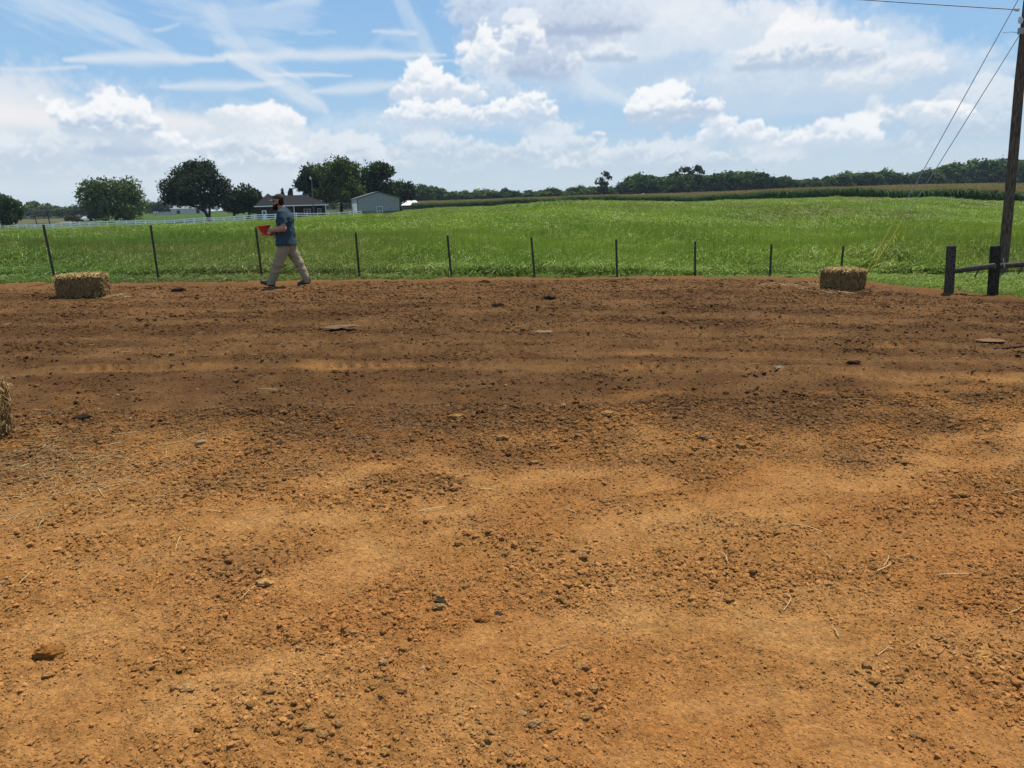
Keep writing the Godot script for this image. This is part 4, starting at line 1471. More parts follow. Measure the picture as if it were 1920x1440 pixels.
func build_log_fence() -> void:
	var wood := triplanar(paint(0.050, 0.046, 0.037, 0.95, false), 0.5, noise_texture(0.04, 4, 0.4, 1.4, 95, 256), noise_texture(0.07, 4, 0.0, 1.0, 96, 256), 1.2, false)
	var pale_wood := triplanar(paint(0.085, 0.082, 0.066, 0.95, false), 0.5, noise_texture(0.04, 4, 0.4, 1.4, 93, 256), noise_texture(0.07, 4, 0.0, 1.0, 94, 256), 1.2, false)
	var grey := triplanar(paint(0.115, 0.105, 0.080, 0.95, false), 0.5, noise_texture(0.04, 4, 0.5, 1.3, 97, 256), noise_texture(0.07, 4, 0.0, 1.0, 98, 256), 1.0, false)
	var base := spot(1780, 13.0)
	var o := thing("log_fence", base, "low fence of two dark round posts and grey log rails at right", "fence")
	var ends := []
	for e in [[1779, 549, 1784, 461, 13.0, 0.075], [1861, 552, 1867, 461, 12.7, 0.080], [1958, 556, 1964, 462, 12.5, 0.088]]:
		var foot := at(e[0], e[1], e[4]) - base
		var top := at(e[2], e[3], e[4]) - base
		var s := Shape.new()
		s.tube([foot - (top - foot) * 0.3, foot, foot.lerp(top, 0.5), top - (top - foot).normalized() * 0.012, top], [e[5] * 1.03, e[5] * 1.03, e[5], e[5], e[5] * 0.9], 14)
		put("post", s.mesh(), pale_wood if e[0] == 1779 else wood, o)
	for e in [[1786, 509, 13.0, 1866, 498.5, 12.5, 0.043], [1874, 499, 12.78, 1972, 493, 12.55, 0.045]]:
		var a := at(e[0], e[1], e[2]) - base
		var b := at(e[3], e[4], e[5]) - base
		var bow := a.lerp(b, 0.5) + Vector3(0, 0.008, 0)
		put("rail", Shape.new().tube([a, a.lerp(bow, 0.5) + Vector3(0, 0.003, 0.004), bow, b], [e[6] * 0.94, e[6], e[6] * 1.04, e[6] * 1.1], 12).mesh(), grey, o)
	for e in [[1836, 504, 1827, 520, 12.8], [1919, 498, 1909, 514, 12.65]]:
		put("bolt_rod", Shape.new().tube([at(e[0], e[1], e[4]) - base, at(e[2], e[3], e[4]) - base], [0.012, 0.012], 6).mesh(), paint(0.03, 0.03, 0.03, 0.6, false), o)
	put("hook", Shape.new().tube([at(1881, 485, 12.6) - base, at(1882.5, 495, 12.6) - base, at(1883.5, 502, 12.6) - base], [0.008, 0.01, 0.008], 6).mesh(), paint(0.30, 0.28, 0.26, 0.5, false), o)


func build_utility_pole() -> void:
	var wood := triplanar(paint(0.150, 0.112, 0.082, 0.95, false), 0.7, noise_texture(0.03, 5, 0.45, 1.25, 101, 256), noise_texture(0.06, 4, 0.0, 1.0, 102, 256), 1.5, false)
	wood.uv1_scale = Vector3(4.0, 0.5, 4.0)
	var d := 17.0
	var foot := at(1879, 535, d)
	foot.y = ground(foot.x, d)
	var o := thing("utility_pole", foot, "tall weathered wooden utility pole at the right edge of the view", "utility pole")
	var pts := []
	var rad := []
	for e in [[1878.5, 560, 0.105], [1880, 500, 0.104], [1890, 400, 0.102], [1901, 280, 0.099], [1912, 150, 0.095], [1926, 20, 0.09], [1935, -60, 0.088]]:
		pts.append(at(e[0], e[1], d) - foot)
		rad.append(e[2])
	put("pole", Shape.new().tube(pts, rad, 16).mesh(), wood, o)
	var metal := paint(0.25, 0.25, 0.26, 0.4, false)
	var knob := paint(0.55, 0.55, 0.56, 0.25, false)
	var front := Vector3(-0.02, 0, 0.10)
	put("bracket", Shape.new().box(at(1909, 66, d) - foot + front, Vector3(0.10, 0.12, 0.05)).mesh(), metal, o)
	put("insulator", Shape.new().tube([at(1909, 46, d) - foot + front, at(1909, 40, d) - foot + front * 1.1, at(1909, 34, d) - foot + front], [0.035, 0.05, 0.03], 8).mesh(), knob, o)
	put("insulator", Shape.new().tube([at(1900, 19, d) - foot + front * 0.5, at(1908, 19.5, d) - foot + front * 0.5], [0.03, 0.035], 8).mesh(), knob, o)
	# wires
	wire("power_line", at(1903, 19, d) + front * 0.5, at(1150, -40, 25), 0.05, 0.010, "single wire running left from the top of the wooden pole")
	wire("service_wire", at(1880, 62, d), at(1911, 66, d) + front, -0.03, 0.006, "short curved jumper wire beside the pole's top bracket")
	# guys: steel strand to a ground anchor, yellow guards on their lower ends
	var anchor := at(1618, 503, 17.5)
	anchor.y = ground(anchor.x, 17.5)
	var yellow := paint(0.55, 0.40, 0.02, 0.45, false)
	for e in [[1921, -22, 0.0, "left and higher of two guy wires from the pole to the grass"], [1914, 62, 0.09, "right and lower of two guy wires from the pole to the grass"]]:
		var hi := at(e[0], e[1], d)
		var lo: Vector3 = anchor + Vector3(e[2], 0, 0.03)
		var g := thing("guy_wire", lo, e[3], "guy wire", "guy wires of the wooden pole")
		put("strand", Shape.new().tube([Vector3.ZERO, (hi - lo) * 0.5 - Vector3.UP * 0.02, hi - lo], [0.008, 0.008, 0.008], 6).mesh(), paint(0.22, 0.22, 0.23, 0.4, false), g)
		put("yellow_guard", Shape.new().tube([(hi - lo) * 0.004, (hi - lo) * (0.235 if e[2] == 0.0 else 0.25)], [0.015, 0.015], 7).mesh(), yellow, g)


func build_truck() -> void:
	var p := spot(160.5, 330) + Vector3.UP * 0.12
	var o := thing("pickup_truck", p, "small white pickup truck on the far left road below the pole", "truck")
	o.rotation.y = deg_to_rad(40)
	var white := paint(0.82, 0.82, 0.82, 0.3, false)
	var black := paint(0.02, 0.02, 0.02, 0.8, false)
	var glass := paint(0.03, 0.04, 0.05, 0.08, false)
	var side := [[-2.6, 0.55], [-2.65, 0.95], [-2.5, 1.15], [-1.2, 1.2], [2.6, 1.2], [2.65, 0.55]]
	o.scale = Vector3.ONE * 1.12
	var s := Shape.new()
	for k in side.size():
		var a: Array = side[k]
		var b: Array = side[(k + 1) % side.size()]
		s.quad(Vector3(a[0], a[1], -0.95), Vector3(b[0], b[1], -0.95), Vector3(b[0], b[1], 0.95), Vector3(a[0], a[1], 0.95))
	for z in [-0.95, 0.95]:
		for k in range(1, side.size() - 1):
			s.tri(Vector3(side[0][0], side[0][1], z), Vector3(side[k][0], side[k][1], z), Vector3(side[k + 1][0], side[k + 1][1], z))
	put("body", s.mesh(), white, o)
	s = Shape.new()
	var cab := [[-1.35, 1.2, 0.9], [-0.7, 1.82, 0.74], [0.75, 1.85, 0.74], [0.95, 1.2, 0.9]]
	for k in 3:
		var a: Array = cab[k]
		var b: Array = cab[k + 1]
		s.quad(Vector3(a[0], a[1], -a[2]), Vector3(b[0], b[1], -b[2]), Vector3(b[0], b[1], b[2]), Vector3(a[0], a[1], a[2]))
	for q in [-1.0, 1.0]:
		s.quad(Vector3(cab[0][0], 1.2, q * 0.9), Vector3(cab[1][0], 1.82, q * 0.74), Vector3(cab[2][0], 1.85, q * 0.74), Vector3(cab[3][0], 1.2, q * 0.9))
	put("cab", s.mesh(), white, o)
	for q in [-1.0, 1.0]:
		put("window", Shape.new().box(Vector3(-0.1, 1.27, q * 0.84), Vector3(1.5, 0.42, 0.05), Basis(Vector3.RIGHT, -q * 0.25)).mesh(), glass, o)
	put("windscreen", Shape.new().box(Vector3(-1.22, 1.27, 0), Vector3(0.05, 0.6, 1.5), Basis(Vector3.BACK, -0.8)).mesh(), glass, o)
	for x in [-1.7, 1.6]:
		for z in [-0.9, 0.9]:
			put("wheel", Shape.new().tube([Vector3(x, 0.4, z - 0.12), Vector3(x, 0.4, z + 0.12)], [0.4, 0.4], 14).mesh(), black, o)


# ---------------------------------------------------------------- straw bales
func bale(where: Vector3, turn: float, size: Vector3, straws: int, sd: int, label: String, thick := 1.0) -> void:
	var r := RandomNumberGenerator.new()
	r.seed = sd
	var o := thing("straw_bale", where, label, "straw bale", "straw bales on the dirt lot")
	o.rotation.y = turn
	var h := size * 0.5
	# pressed core: a rounded, lumpy block
	var s := Shape.new()
	var n := 12
	for f in 6:
		var first := s.v.size()
		for a in n + 1:
			for b in n + 1:
				var q := Vector2(a * 2.0 / n - 1.0, b * 2.0 / n - 1.0)
				var p: Vector3 = [Vector3(q.x, q.y, 1), Vector3(-q.x, q.y, -1), Vector3(1, q.y, -q.x), Vector3(-1, q.y, q.x), Vector3(q.x, 1, -q.y), Vector3(q.x, -1, q.y)][f]
				var round := p * h
				var inner := h - Vector3.ONE * 0.05
				var c := round.clamp(-inner, inner)
				round = c + (round - c).normalized() * 0.05
				round *= 1.0 + grit.get_noise_3dv(p * 2.2 + Vector3(sd, 0, 0)) * 0.05
				s.v.append(round + Vector3(0, h.y, 0))
				s.n.append((round - c).normalized())
				s.c.append(Color(0.115, 0.068, 0.028) * (1.0 + grit.get_noise_3dv(p * 7.0) * 0.5))
		for a in n:
			for b in n:
				var k := first + a * (n + 1) + b
				s.i.append_array(PackedInt32Array([k, k + 1, k + n + 2, k, k + n + 2, k + n + 1]))
	put("core", s.mesh(), straw_mat, o)
	s = Shape.new()
	for k in straws:
		var f := r.randf()
		var p := Vector3(r.randf_range(-1, 1), r.randf_range(-1, 1), r.randf_range(-1, 1))
		var out := Vector3.UP
		if f < 0.36:
			p.y = 1
		elif f < 0.66:
			p.z = 1
			out = Vector3.BACK
		elif f < 0.82:
			p.x = 1
			out = Vector3.RIGHT
		elif f < 0.92:
			p.x = -1
			out = Vector3.LEFT
		else:
			p.z = -1
			out = Vector3.FORWARD
		var q := p * h
		var c := q.clamp(-h + Vector3.ONE * 0.05, h - Vector3.ONE * 0.05)
		if q.distance_to(c) > 0.06:
			q = c + (q - c).normalized() * 0.06
			out = (out + (q - c).normalized() * 0.5).normalized()
		q *= 1.0 + grit.get_noise_3dv(p * 2.2 + Vector3(sd, 0, 0)) * 0.05
		var dir := Vector3(r.randfn(), r.randfn(), r.randfn())
		if out.y < 0.5:
			dir.y += signf(dir.y) * 0.9                       # flakes stand on edge in the sides
		dir = (dir - out * dir.dot(out) * (0.80 if r.randf() < 0.72 else 0.1)).normalized()
		var len := r.randf_range(0.05, 0.17)
		var a := q + out * 0.004 - dir * len * 0.5 + Vector3(0, h.y, 0)
		var b := a + dir * len
		var m := (a + b) * 0.5 + out * len * r.randf_range(0.0, 0.20)
		if minf(a.y, b.y) < 0.004:
			continue
		var tone := r.randf_range(0.65, 1.25)
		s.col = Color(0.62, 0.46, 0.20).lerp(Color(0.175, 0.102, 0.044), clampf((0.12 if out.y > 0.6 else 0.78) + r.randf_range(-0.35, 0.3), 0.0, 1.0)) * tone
		var w := r.randf_range(0.0016, 0.0034) * thick
		s.tube([a, m, b], [w, w, w * 0.7], 3, false)
	var straw := put("loose_straw", s.mesh(), straw_mat, o)
	straw.set_meta("kind", "stuff")
	for z in [-0.45, 0.45]:
		var pts := []
		var rad := []
		for k in 41:
			var t := k / 40.0 * TAU
			var q := Vector3(clampf(cos(t) * 1.42, -1, 1) * (h.x + 0.004), clampf(sin(t) * 1.42, -1, 1) * (h.y + 0.004) + h.y, z * h.z)
			pts.append(q)
			rad.append(0.0035)
		s = Shape.new()
		s.tube(pts, rad, 5, false)
		put("twine", s.mesh(), paint(0.35, 0.22, 0.08, 0.7, false), o)


func build_bales() -> void:
	var p := on_ground(145, 560) + Vector3(0, 0.0, -0.22)
	p.y = ground(p.x, -p.z) - 0.005
	bale(p, deg_to_rad(14), Vector3(0.70, 0.36, 0.42), 5200, 7, "rectangular straw bale at left on the soil near the grass edge", 1.7)
	p = on_ground(1589, 546) + Vector3(0, 0, -0.22)
	p.y = ground(p.x, -p.z) - 0.005
	bale(p, deg_to_rad(-52), Vector3(0.60, 0.35, 0.42), 5200, 8, "rectangular straw bale at right below the yellow guy guards", 1.7)
	p = on_ground(22, 858)
	p += Vector3(-0.735, 0, -0.26)
	p.y = ground(p.x, -p.z) + 0.002
	bale(p, deg_to_rad(4), Vector3(0.88, 0.38, 0.46), 7000, 9, "nearest straw bale, mostly cut off by the left edge")


# ---------------------------------------------------------------- the man
func flesh(bones: Array, cell: float, blend: float, cuts: Array = [], rough := 0.0, into: Shape = null, tone := Color.WHITE) -> Shape:
	# bones [from, to, radius, radius] joined smoothly on a grid and meshed with one vertex in each crossed cell
	var lo := Vector3(1e9, 1e9, 1e9)
	var hi := -lo
	for b in bones:
		var r := maxf(b[2], b[3]) + cell * 3.0
		for p in [b[0], b[1]]:
			lo = lo.min(p - Vector3(r, r, r))
			hi = hi.max(p + Vector3(r, r, r))
	var nx := int((hi.x - lo.x) / cell) + 2
	var ny := int((hi.y - lo.y) / cell) + 2
	var nz := int((hi.z - lo.z) / cell) + 2
	var f := PackedFloat32Array()
	f.resize(nx * ny * nz)
	f.fill(1.0)
	for b in bones:
		var r := maxf(b[2], b[3]) + blend + cell * 2.0
		var a0: Vector3 = b[0]
		var ab: Vector3 = b[1] - b[0]
		var l2 := maxf(ab.length_squared(), 1e-9)
		var p0: Vector3 = (a0.min(b[1]) - Vector3(r, r, r) - lo) / cell
		var p1: Vector3 = (a0.max(b[1]) + Vector3(r, r, r) - lo) / cell
		for k in range(maxi(0, int(p0.z)), mini(nz - 1, int(p1.z) + 1) + 1):
			for j in range(maxi(0, int(p0.y)), mini(ny - 1, int(p1.y) + 1) + 1):
				for i in range(maxi(0, int(p0.x)), mini(nx - 1, int(p1.x) + 1) + 1):
					var q := lo + Vector3(i, j, k) * cell - a0
					var t := clampf(q.dot(ab) / l2, 0.0, 1.0)
					var d: float = (q - ab * t).length() - lerpf(b[2], b[3], t)
					var at_ := (k * ny + j) * nx + i
					var o := f[at_]
					var h := maxf(blend - absf(o - d), 0.0) / blend
					f[at_] = minf(o, d) - h * h * blend * 0.25
	if cuts.size() > 0 or rough > 0.0:
		for k in nz:
			for j in ny:
				for i in nx:
					var at_ := (k * ny + j) * nx + i
					if f[at_] > 0.15:
						continue
					var q := lo + Vector3(i, j, k) * cell
					if rough > 0.0:
						f[at_] += grit.get_noise_3d(q.x * 5.0 + q.y * 3.0, q.y * 9.0, q.z * 6.0) * rough
					for c in cuts:
						f[at_] = maxf(f[at_], c[0].dot(q) - c[1])
	var s := into if into else Shape.new()
	var ids := PackedInt32Array()
	ids.resize(nx * ny * nz)
	ids.fill(-1)
	for k in nz - 1:
		for j in ny - 1:
			for i in nx - 1:
				var o := (k * ny + j) * nx + i
				var mask := 0
				var sum := Vector3.ZERO
				var cnt := 0
				var v := [f[o], f[o + 1], f[o + nx], f[o + nx + 1], f[o + nx * ny], f[o + nx * ny + 1], f[o + nx * ny + nx], f[o + nx * ny + nx + 1]]
				for e in 8:
					if v[e] < 0.0:
						mask |= 1 << e
				if mask == 0 or mask == 255:
					continue
				for e in [[0, 1], [2, 3], [4, 5], [6, 7], [0, 2], [1, 3], [4, 6], [5, 7], [0, 4], [1, 5], [2, 6], [3, 7]]:
					var a: float = v[e[0]]
					var b: float = v[e[1]]
					if (a < 0.0) != (b < 0.0):
						var t := a / (a - b)
						sum += Vector3(e[0] & 1, (e[0] >> 1) & 1, e[0] >> 2).lerp(Vector3(e[1] & 1, (e[1] >> 1) & 1, e[1] >> 2), t)
						cnt += 1
				ids[o] = s.v.size()
				s.v.append(lo + (Vector3(i, j, k) + sum / cnt) * cell)
				s.n.append(Vector3(v[1] + v[3] + v[5] + v[7] - v[0] - v[2] - v[4] - v[6], v[2] + v[3] + v[6] + v[7] - v[0] - v[1] - v[4] - v[5], v[4] + v[5] + v[6] + v[7] - v[0] - v[1] - v[2] - v[3]).normalized())
				s.c.append(tone)
	for k in range(1, nz - 1):
		for j in range(1, ny - 1):
			for i in range(1, nx - 1):
				var o := (k * ny + j) * nx + i
				var inside := f[o] < 0.0
				for ax in 3:
					var step: int = [1, nx, nx * ny][ax]
					if inside == (f[o + step] < 0.0):
						continue
					var u: int = [nx, nx * ny, 1][ax]
					var w: int = [nx * ny, 1, nx][ax]
					var a := ids[o - u - w]
					var b := ids[o - w]
					var c := ids[o]
					var d := ids[o - u]
					if a < 0 or b < 0 or c < 0 or d < 0:
						continue
					if inside:
						s.i.append_array(PackedInt32Array([a, c, b, a, d, c]))
					else:
						s.i.append_array(PackedInt32Array([a, b, c, a, c, d]))
	return s


func hand_bones(wrist: Vector3, fore: Vector3, back: Vector3, curl: float, right: float) -> Array:
	# fore: towards the fingertips, back: out of the back of the hand
	fore = fore.normalized()
	var side := fore.cross(back).normalized() * right
	back = side.cross(fore).normalized() * right
	var out := []
	for k in 4:
		var o := side * (k - 1.5) * 0.021
		out.append([wrist + o * 0.55, wrist + fore * 0.088 + o, 0.017, 0.0125])
		var p := wrist + fore * 0.092 + o
		var dir := fore
		var lens: Array = [[0.040, 0.025, 0.020], [0.045, 0.028, 0.021], [0.042, 0.026, 0.020], [0.033, 0.020, 0.018]][k]
		for j in 3:
			dir = dir.rotated(side * right, -curl * (0.8 if j == 0 else 1.0)).normalized()
			var q: Vector3 = p + dir * lens[j]
			out.append([p, q, 0.0098 - 0.0008 * j, 0.0092 - 0.0009 * j])
			p = q
	var t0 := wrist + fore * 0.028 - side * 0.032 - back * 0.008
	var t1 := t0 + (fore * 0.55 - side * 0.75 - back * 0.35).normalized() * 0.042
	var t2 := t1 + (fore * 0.8 - side * 0.3 - back * 0.55).normalized() * 0.034
	var t3 := t2 + (fore * 0.8 + side * 0.1 - back * 0.6).normalized() * 0.026
	out.append([wrist + fore * 0.02 - side * 0.012, t0, 0.018, 0.015])
	out.append([t0, t1, 0.015, 0.0115])
	out.append([t1, t2, 0.0115, 0.0105])
	out.append([t2, t3, 0.0105, 0.0088])
	return out


func build_man() -> void:
	var base := at(540, 538, 14.8)
	base.y = ground(base.x, 14.8) + 0.01
	var o := thing("person", base, "bearded man in cap, blue shirt and khaki trousers walking left, holding a red spreader", "person")
	o.scale = Vector3.ONE * 0.94
	var skin := paint(1, 1, 1, 0.55)
	skin.subsurf_scatter_enabled = true
	skin.subsurf_scatter_strength = 0.1
	var tone := Color(0.36, 0.175, 0.115)
	# --- body: torso, neck, arms, legs in one skin; hands and head on finer grids
	var near_wrist := Vector3(-0.265, 1.125, 0.175)
	var far_wrist := Vector3(-0.245, 1.06, -0.125)
	var near_elbow := Vector3(0.0, 1.155, 0.285)
	var far_elbow := Vector3(-0.02, 1.155, -0.285)
	var bones := [
		[Vector3(-0.03, 0.92, 0.07), Vector3(-0.03, 0.92, -0.07), 0.12, 0.12],
		[Vector3(-0.045, 1.06, 0.035), Vector3(-0.045, 1.06, -0.035), 0.145, 0.145],
		[Vector3(-0.045, 1.32, 0.065), Vector3(-0.045, 1.32, -0.065), 0.13, 0.13],
		[Vector3(-0.045, 1.06, 0.03), Vector3(-0.045, 1.32, 0.04), 0.13, 0.12],
		[Vector3(-0.07, 1.45, 0.15), Vector3(-0.07, 1.45, -0.15), 0.07, 0.07],
		[Vector3(-0.07, 1.44, 0.0), Vector3(-0.145, 1.60, 0.0), 0.066, 0.058],
		[Vector3(-0.07, 1.44, 0.20), near_elbow, 0.062, 0.052],
		[near_elbow, near_elbow.lerp(near_wrist, 0.35), 0.052, 0.055],
		[near_elbow.lerp(near_wrist, 0.35), near_wrist, 0.055, 0.032],
		[Vector3(-0.07, 1.44, -0.20), far_elbow, 0.062, 0.052],
		[far_elbow, far_wrist, 0.053, 0.032],
		[Vector3(-0.05, 0.88, 0.095), Vector3(-0.165, 0.45, 0.105), 0.09, 0.062],
		[Vector3(-0.165, 0.45, 0.105), Vector3(-0.30, 0.10, 0.11), 0.060, 0.04],
		[Vector3(-0.30, 0.09, 0.11), Vector3(-0.46, 0.11, 0.118), 0.035, 0.028],
		[Vector3(0.02, 0.88, -0.095), Vector3(0.20, 0.45, -0.1), 0.09, 0.062],
		[Vector3(0.20, 0.45, -0.1), Vector3(0.36, 0.13, -0.1), 0.060, 0.04],
		[Vector3(0.36, 0.12, -0.1), Vector3(0.24, 0.045, -0.1), 0.035, 0.028],
	]
	var body := flesh(bones, 0.014, 0.04, [], 0.0, null, tone)
	# head: skull, brow, cheeks, jaw, nose, lips, ears, eyes' hollows left to the shade of the cap
	var c := Vector3(-0.172, 1.685, 0.0)
	var head := [
		[c + Vector3(0.012, 0.012, 0), c + Vector3(-0.018, 0.012, 0), 0.088, 0.084],
		[c + Vector3(-0.035, -0.03, 0.028), c + Vector3(-0.035, -0.03, -0.028), 0.056, 0.056],
		[c + Vector3(-0.03, -0.075, 0.03), c + Vector3(-0.068, -0.102, 0.0), 0.040, 0.028],
		[c + Vector3(-0.03, -0.075, -0.03), c + Vector3(-0.068, -0.102, 0.0), 0.040, 0.028],
		[c + Vector3(-0.086, -0.002, 0), c + Vector3(-0.112, -0.038, 0), 0.011, 0.015],
		[c + Vector3(-0.076, 0.012, 0.03), c + Vector3(-0.076, 0.012, -0.03), 0.019, 0.019],
		[c + Vector3(-0.092, -0.066, 0.014), c + Vector3(-0.092, -0.066, -0.014), 0.011, 0.011],
		[c + Vector3(-0.088, -0.078, 0.012), c + Vector3(-0.088, -0.078, -0.012), 0.011, 0.011],
		[c + Vector3(0.004, -0.005, 0.087), c + Vector3(-0.002, -0.045, 0.084), 0.014, 0.010],
		[c + Vector3(0.004, -0.005, -0.087), c + Vector3(-0.002, -0.045, -0.084), 0.014, 0.010],
		[c + Vector3(0.0, -0.05, 0), c + Vector3(0.06, -0.15, 0), 0.060, 0.062],
	]
	flesh(head, 0.005, 0.022, [], 0.0, body, tone)
	flesh(hand_bones(near_wrist, Vector3(-1.0, 0.02, -0.55), Vector3(-0.3, 0.15, 1.0), 0.42, 1.0), 0.004, 0.008, [], 0.0, body, tone)
	flesh(hand_bones(far_wrist, Vector3(-1.0, -0.12, 0.45), Vector3(-0.2, 0.2, -1.0), 0.5, -1.0), 0.004, 0.008, [], 0.0, body, tone)
	put("body", stand(body).mesh(), skin, o)
	# eyes
	for z in [0.031, -0.031]:
		put("eye", stand(Shape.new().tube([c + Vector3(-0.080, -0.012, z), c + Vector3(-0.090, -0.012, z)], [0.011, 0.006], 8)).mesh(), paint(0.5, 0.5, 0.5, 0.3, false), o)
	# --- clothes
	var cloth := triplanar(paint(1, 1, 1, 0.9), 0.12, noise_texture(0.12, 3, 0.82, 1.05, 111, 128), noise_texture(0.02, 4, 0.0, 1.0, 112, 256), 0.8, false)
	var up_near := near_elbow - Vector3(-0.07, 1.44, 0.20)
	var up_far := far_elbow - Vector3(-0.07, 1.44, -0.20)
	var shirt := flesh([
		[Vector3(-0.05, 1.32, 0.06), Vector3(-0.05, 1.32, -0.06), 0.155, 0.155],
		[Vector3(-0.045, 1.06, 0.035), Vector3(-0.045, 1.06, -0.035), 0.172, 0.172],
		[Vector3(-0.025, 0.80, 0.062), Vector3(-0.025, 0.80, -0.062), 0.19, 0.19],
		[Vector3(-0.045, 1.06, 0.03), Vector3(-0.025, 0.84, 0.055), 0.172, 0.19],
		[Vector3(-0.045, 1.06, -0.03), Vector3(-0.025, 0.84, -0.055), 0.172, 0.19],
		[Vector3(-0.05, 1.32, 0.05), Vector3(-0.045, 1.06, 0.03), 0.155, 0.172],
		[Vector3(-0.05, 1.32, -0.05), Vector3(-0.045, 1.06, -0.03), 0.155, 0.172],
		[Vector3(-0.06, 1.45, 0.14), Vector3(-0.06, 1.45, -0.14), 0.085, 0.085],
		[Vector3(-0.065, 1.48, 0.0), Vector3(-0.075, 1.50, 0.0), 0.085, 0.078],
		[Vector3(-0.07, 1.44, 0.20), Vector3(-0.07, 1.44, 0.20) + up_near * 0.9, 0.085, 0.088],
		[Vector3(-0.07, 1.44, -0.20), Vector3(-0.07, 1.44, -0.20) + up_far * 0.9, 0.085, 0.088],
	], 0.012, 0.035, [[Vector3(0.03, -1, 0).normalized(), -0.815]], 0.010, null, Color(0.046, 0.072, 0.094))
	put("shirt", stand(trim_sleeves(shirt, Vector3(-0.07, 1.44, 0.20), up_near, Vector3(-0.07, 1.44, -0.20), up_far)).mesh(), cloth, o)
	var twill := triplanar(paint(1, 1, 1, 0.9), 0.12, noise_texture(0.12, 3, 0.82, 1.05, 113, 128), noise_texture(0.02, 4, 0.0, 1.0, 114, 256), 0.8, false)
	var trousers := flesh([
		[Vector3(-0.02, 0.86, 0.055), Vector3(-0.02, 0.86, -0.055), 0.15, 0.15],
		[Vector3(-0.05, 0.78, 0.088), Vector3(-0.165, 0.45, 0.108), 0.128, 0.100],
		[Vector3(-0.165, 0.45, 0.108), Vector3(-0.315, 0.06, 0.112), 0.098, 0.082],
		[Vector3(0.02, 0.78, -0.088), Vector3(0.195, 0.45, -0.1), 0.125, 0.090],
		[Vector3(0.195, 0.45, -0.1), Vector3(0.375, 0.09, -0.1), 0.088, 0.070],
	], 0.012, 0.03, [[Vector3(0, 1, 0), 0.95], [Vector3(0, -1, 0), -0.045]], 0.016, null, Color(0.310, 0.255, 0.175))
	put("trousers", stand(trousers).mesh(), twill, o)
	var leather := paint(0.045, 0.040, 0.032, 0.7, false)
	var sole := paint(0.03, 0.03, 0.03, 0.8, false)
	var heel := Vector3(-0.275, 0.052, 0.112)
	var toe := Vector3(-0.49, 0.118, 0.122)
	var shoe := flesh([[heel, heel.lerp(toe, 0.6), 0.050, 0.044], [heel.lerp(toe, 0.55), toe, 0.046, 0.036], [heel + Vector3(0, 0.03, 0), Vector3(-0.305, 0.14, 0.112), 0.048, 0.052], [Vector3(-0.305, 0.13, 0.112), heel.lerp(toe, 0.55), 0.045, 0.045]], 0.009, 0.03, [[Vector3(-0.25, -1, 0).normalized(), 0.043]])
	var sh := put("shoe", stand(shoe).mesh(), leather, o)
	put("sole", stand(Shape.new().tube([heel + Vector3(0.035, -0.042, 0), heel.lerp(toe, 0.6) + Vector3(0, -0.038, 0), toe + Vector3(-0.03, -0.028, 0)], [0.016, 0.018, 0.012], 8)).mesh(), sole, sh)
	heel = Vector3(0.395, 0.088, -0.1)
	toe = Vector3(0.20, 0.036, -0.1)
	shoe = flesh([[heel, heel.lerp(toe, 0.6), 0.050, 0.044], [heel.lerp(toe, 0.55), toe, 0.046, 0.036], [heel + Vector3(0, 0.03, 0), Vector3(0.365, 0.17, -0.1), 0.048, 0.050], [Vector3(0.365, 0.155, -0.1), heel.lerp(toe, 0.55), 0.045, 0.045]], 0.009, 0.03, [[Vector3(0.22, -1, 0).normalized(), 0.03]])
	sh = put("shoe", stand(shoe).mesh(), leather, o)
	put("sole", stand(Shape.new().tube([heel + Vector3(0.03, -0.045, 0), heel.lerp(toe, 0.6) + Vector3(0, -0.03, 0), toe + Vector3(-0.03, -0.02, 0)], [0.016, 0.018, 0.012], 8)).mesh(), sole, sh)
	# beard and hair
	var dark := paint(0.022, 0.014, 0.010, 0.9, false)
	var beard := flesh([[c + Vector3(-0.005, -0.05, 0.072), c + Vector3(-0.05, -0.105, 0.045), 0.020, 0.034], [c + Vector3(-0.005, -0.05, -0.072), c + Vector3(-0.05, -0.105, -0.045), 0.020, 0.034], [c + Vector3(-0.05, -0.11, 0.035), c + Vector3(-0.082, -0.135, 0.0), 0.036, 0.040], [c + Vector3(-0.05, -0.11, -0.035), c + Vector3(-0.082, -0.135, 0.0), 0.036, 0.040], [c + Vector3(-0.085, -0.10, 0.02), c + Vector3(-0.085, -0.10, -0.02), 0.030, 0.030], [c + Vector3(-0.096, -0.058, 0.02), c + Vector3(-0.096, -0.058, -0.02), 0.010, 0.010]], 0.006, 0.02, [], 0.006)
	put("beard", stand(beard).mesh(), dark, o)
	var hair := flesh([[c + Vector3(0.036, -0.01, 0.028), c + Vector3(0.045, -0.05, 0.026), 0.066, 0.048], [c + Vector3(0.036, -0.01, -0.028), c + Vector3(0.045, -0.05, -0.026), 0.066, 0.048]], 0.006, 0.02, [], 0.003)
	put("hair", stand(hair).mesh(), dark, o)
	put("sunglasses", stand(Shape.new().tube([c + Vector3(0.0, 0.0, 0.092), c + Vector3(-0.075, -0.006, 0.074), c + Vector3(-0.103, -0.010, 0.035), c + Vector3(-0.104, -0.006, 0.0), c + Vector3(-0.103, -0.010, -0.035), c + Vector3(-0.075, -0.006, -0.074), c + Vector3(0.0, 0.0, -0.092)], [0.004, 0.007, 0.017, 0.006, 0.017, 0.007, 0.004], 8)).mesh(), paint(0.01, 0.01, 0.012, 0.1, false), o)
	# cap: dome, bill
	var felt := paint(0.055, 0.043, 0.033, 0.9, false)
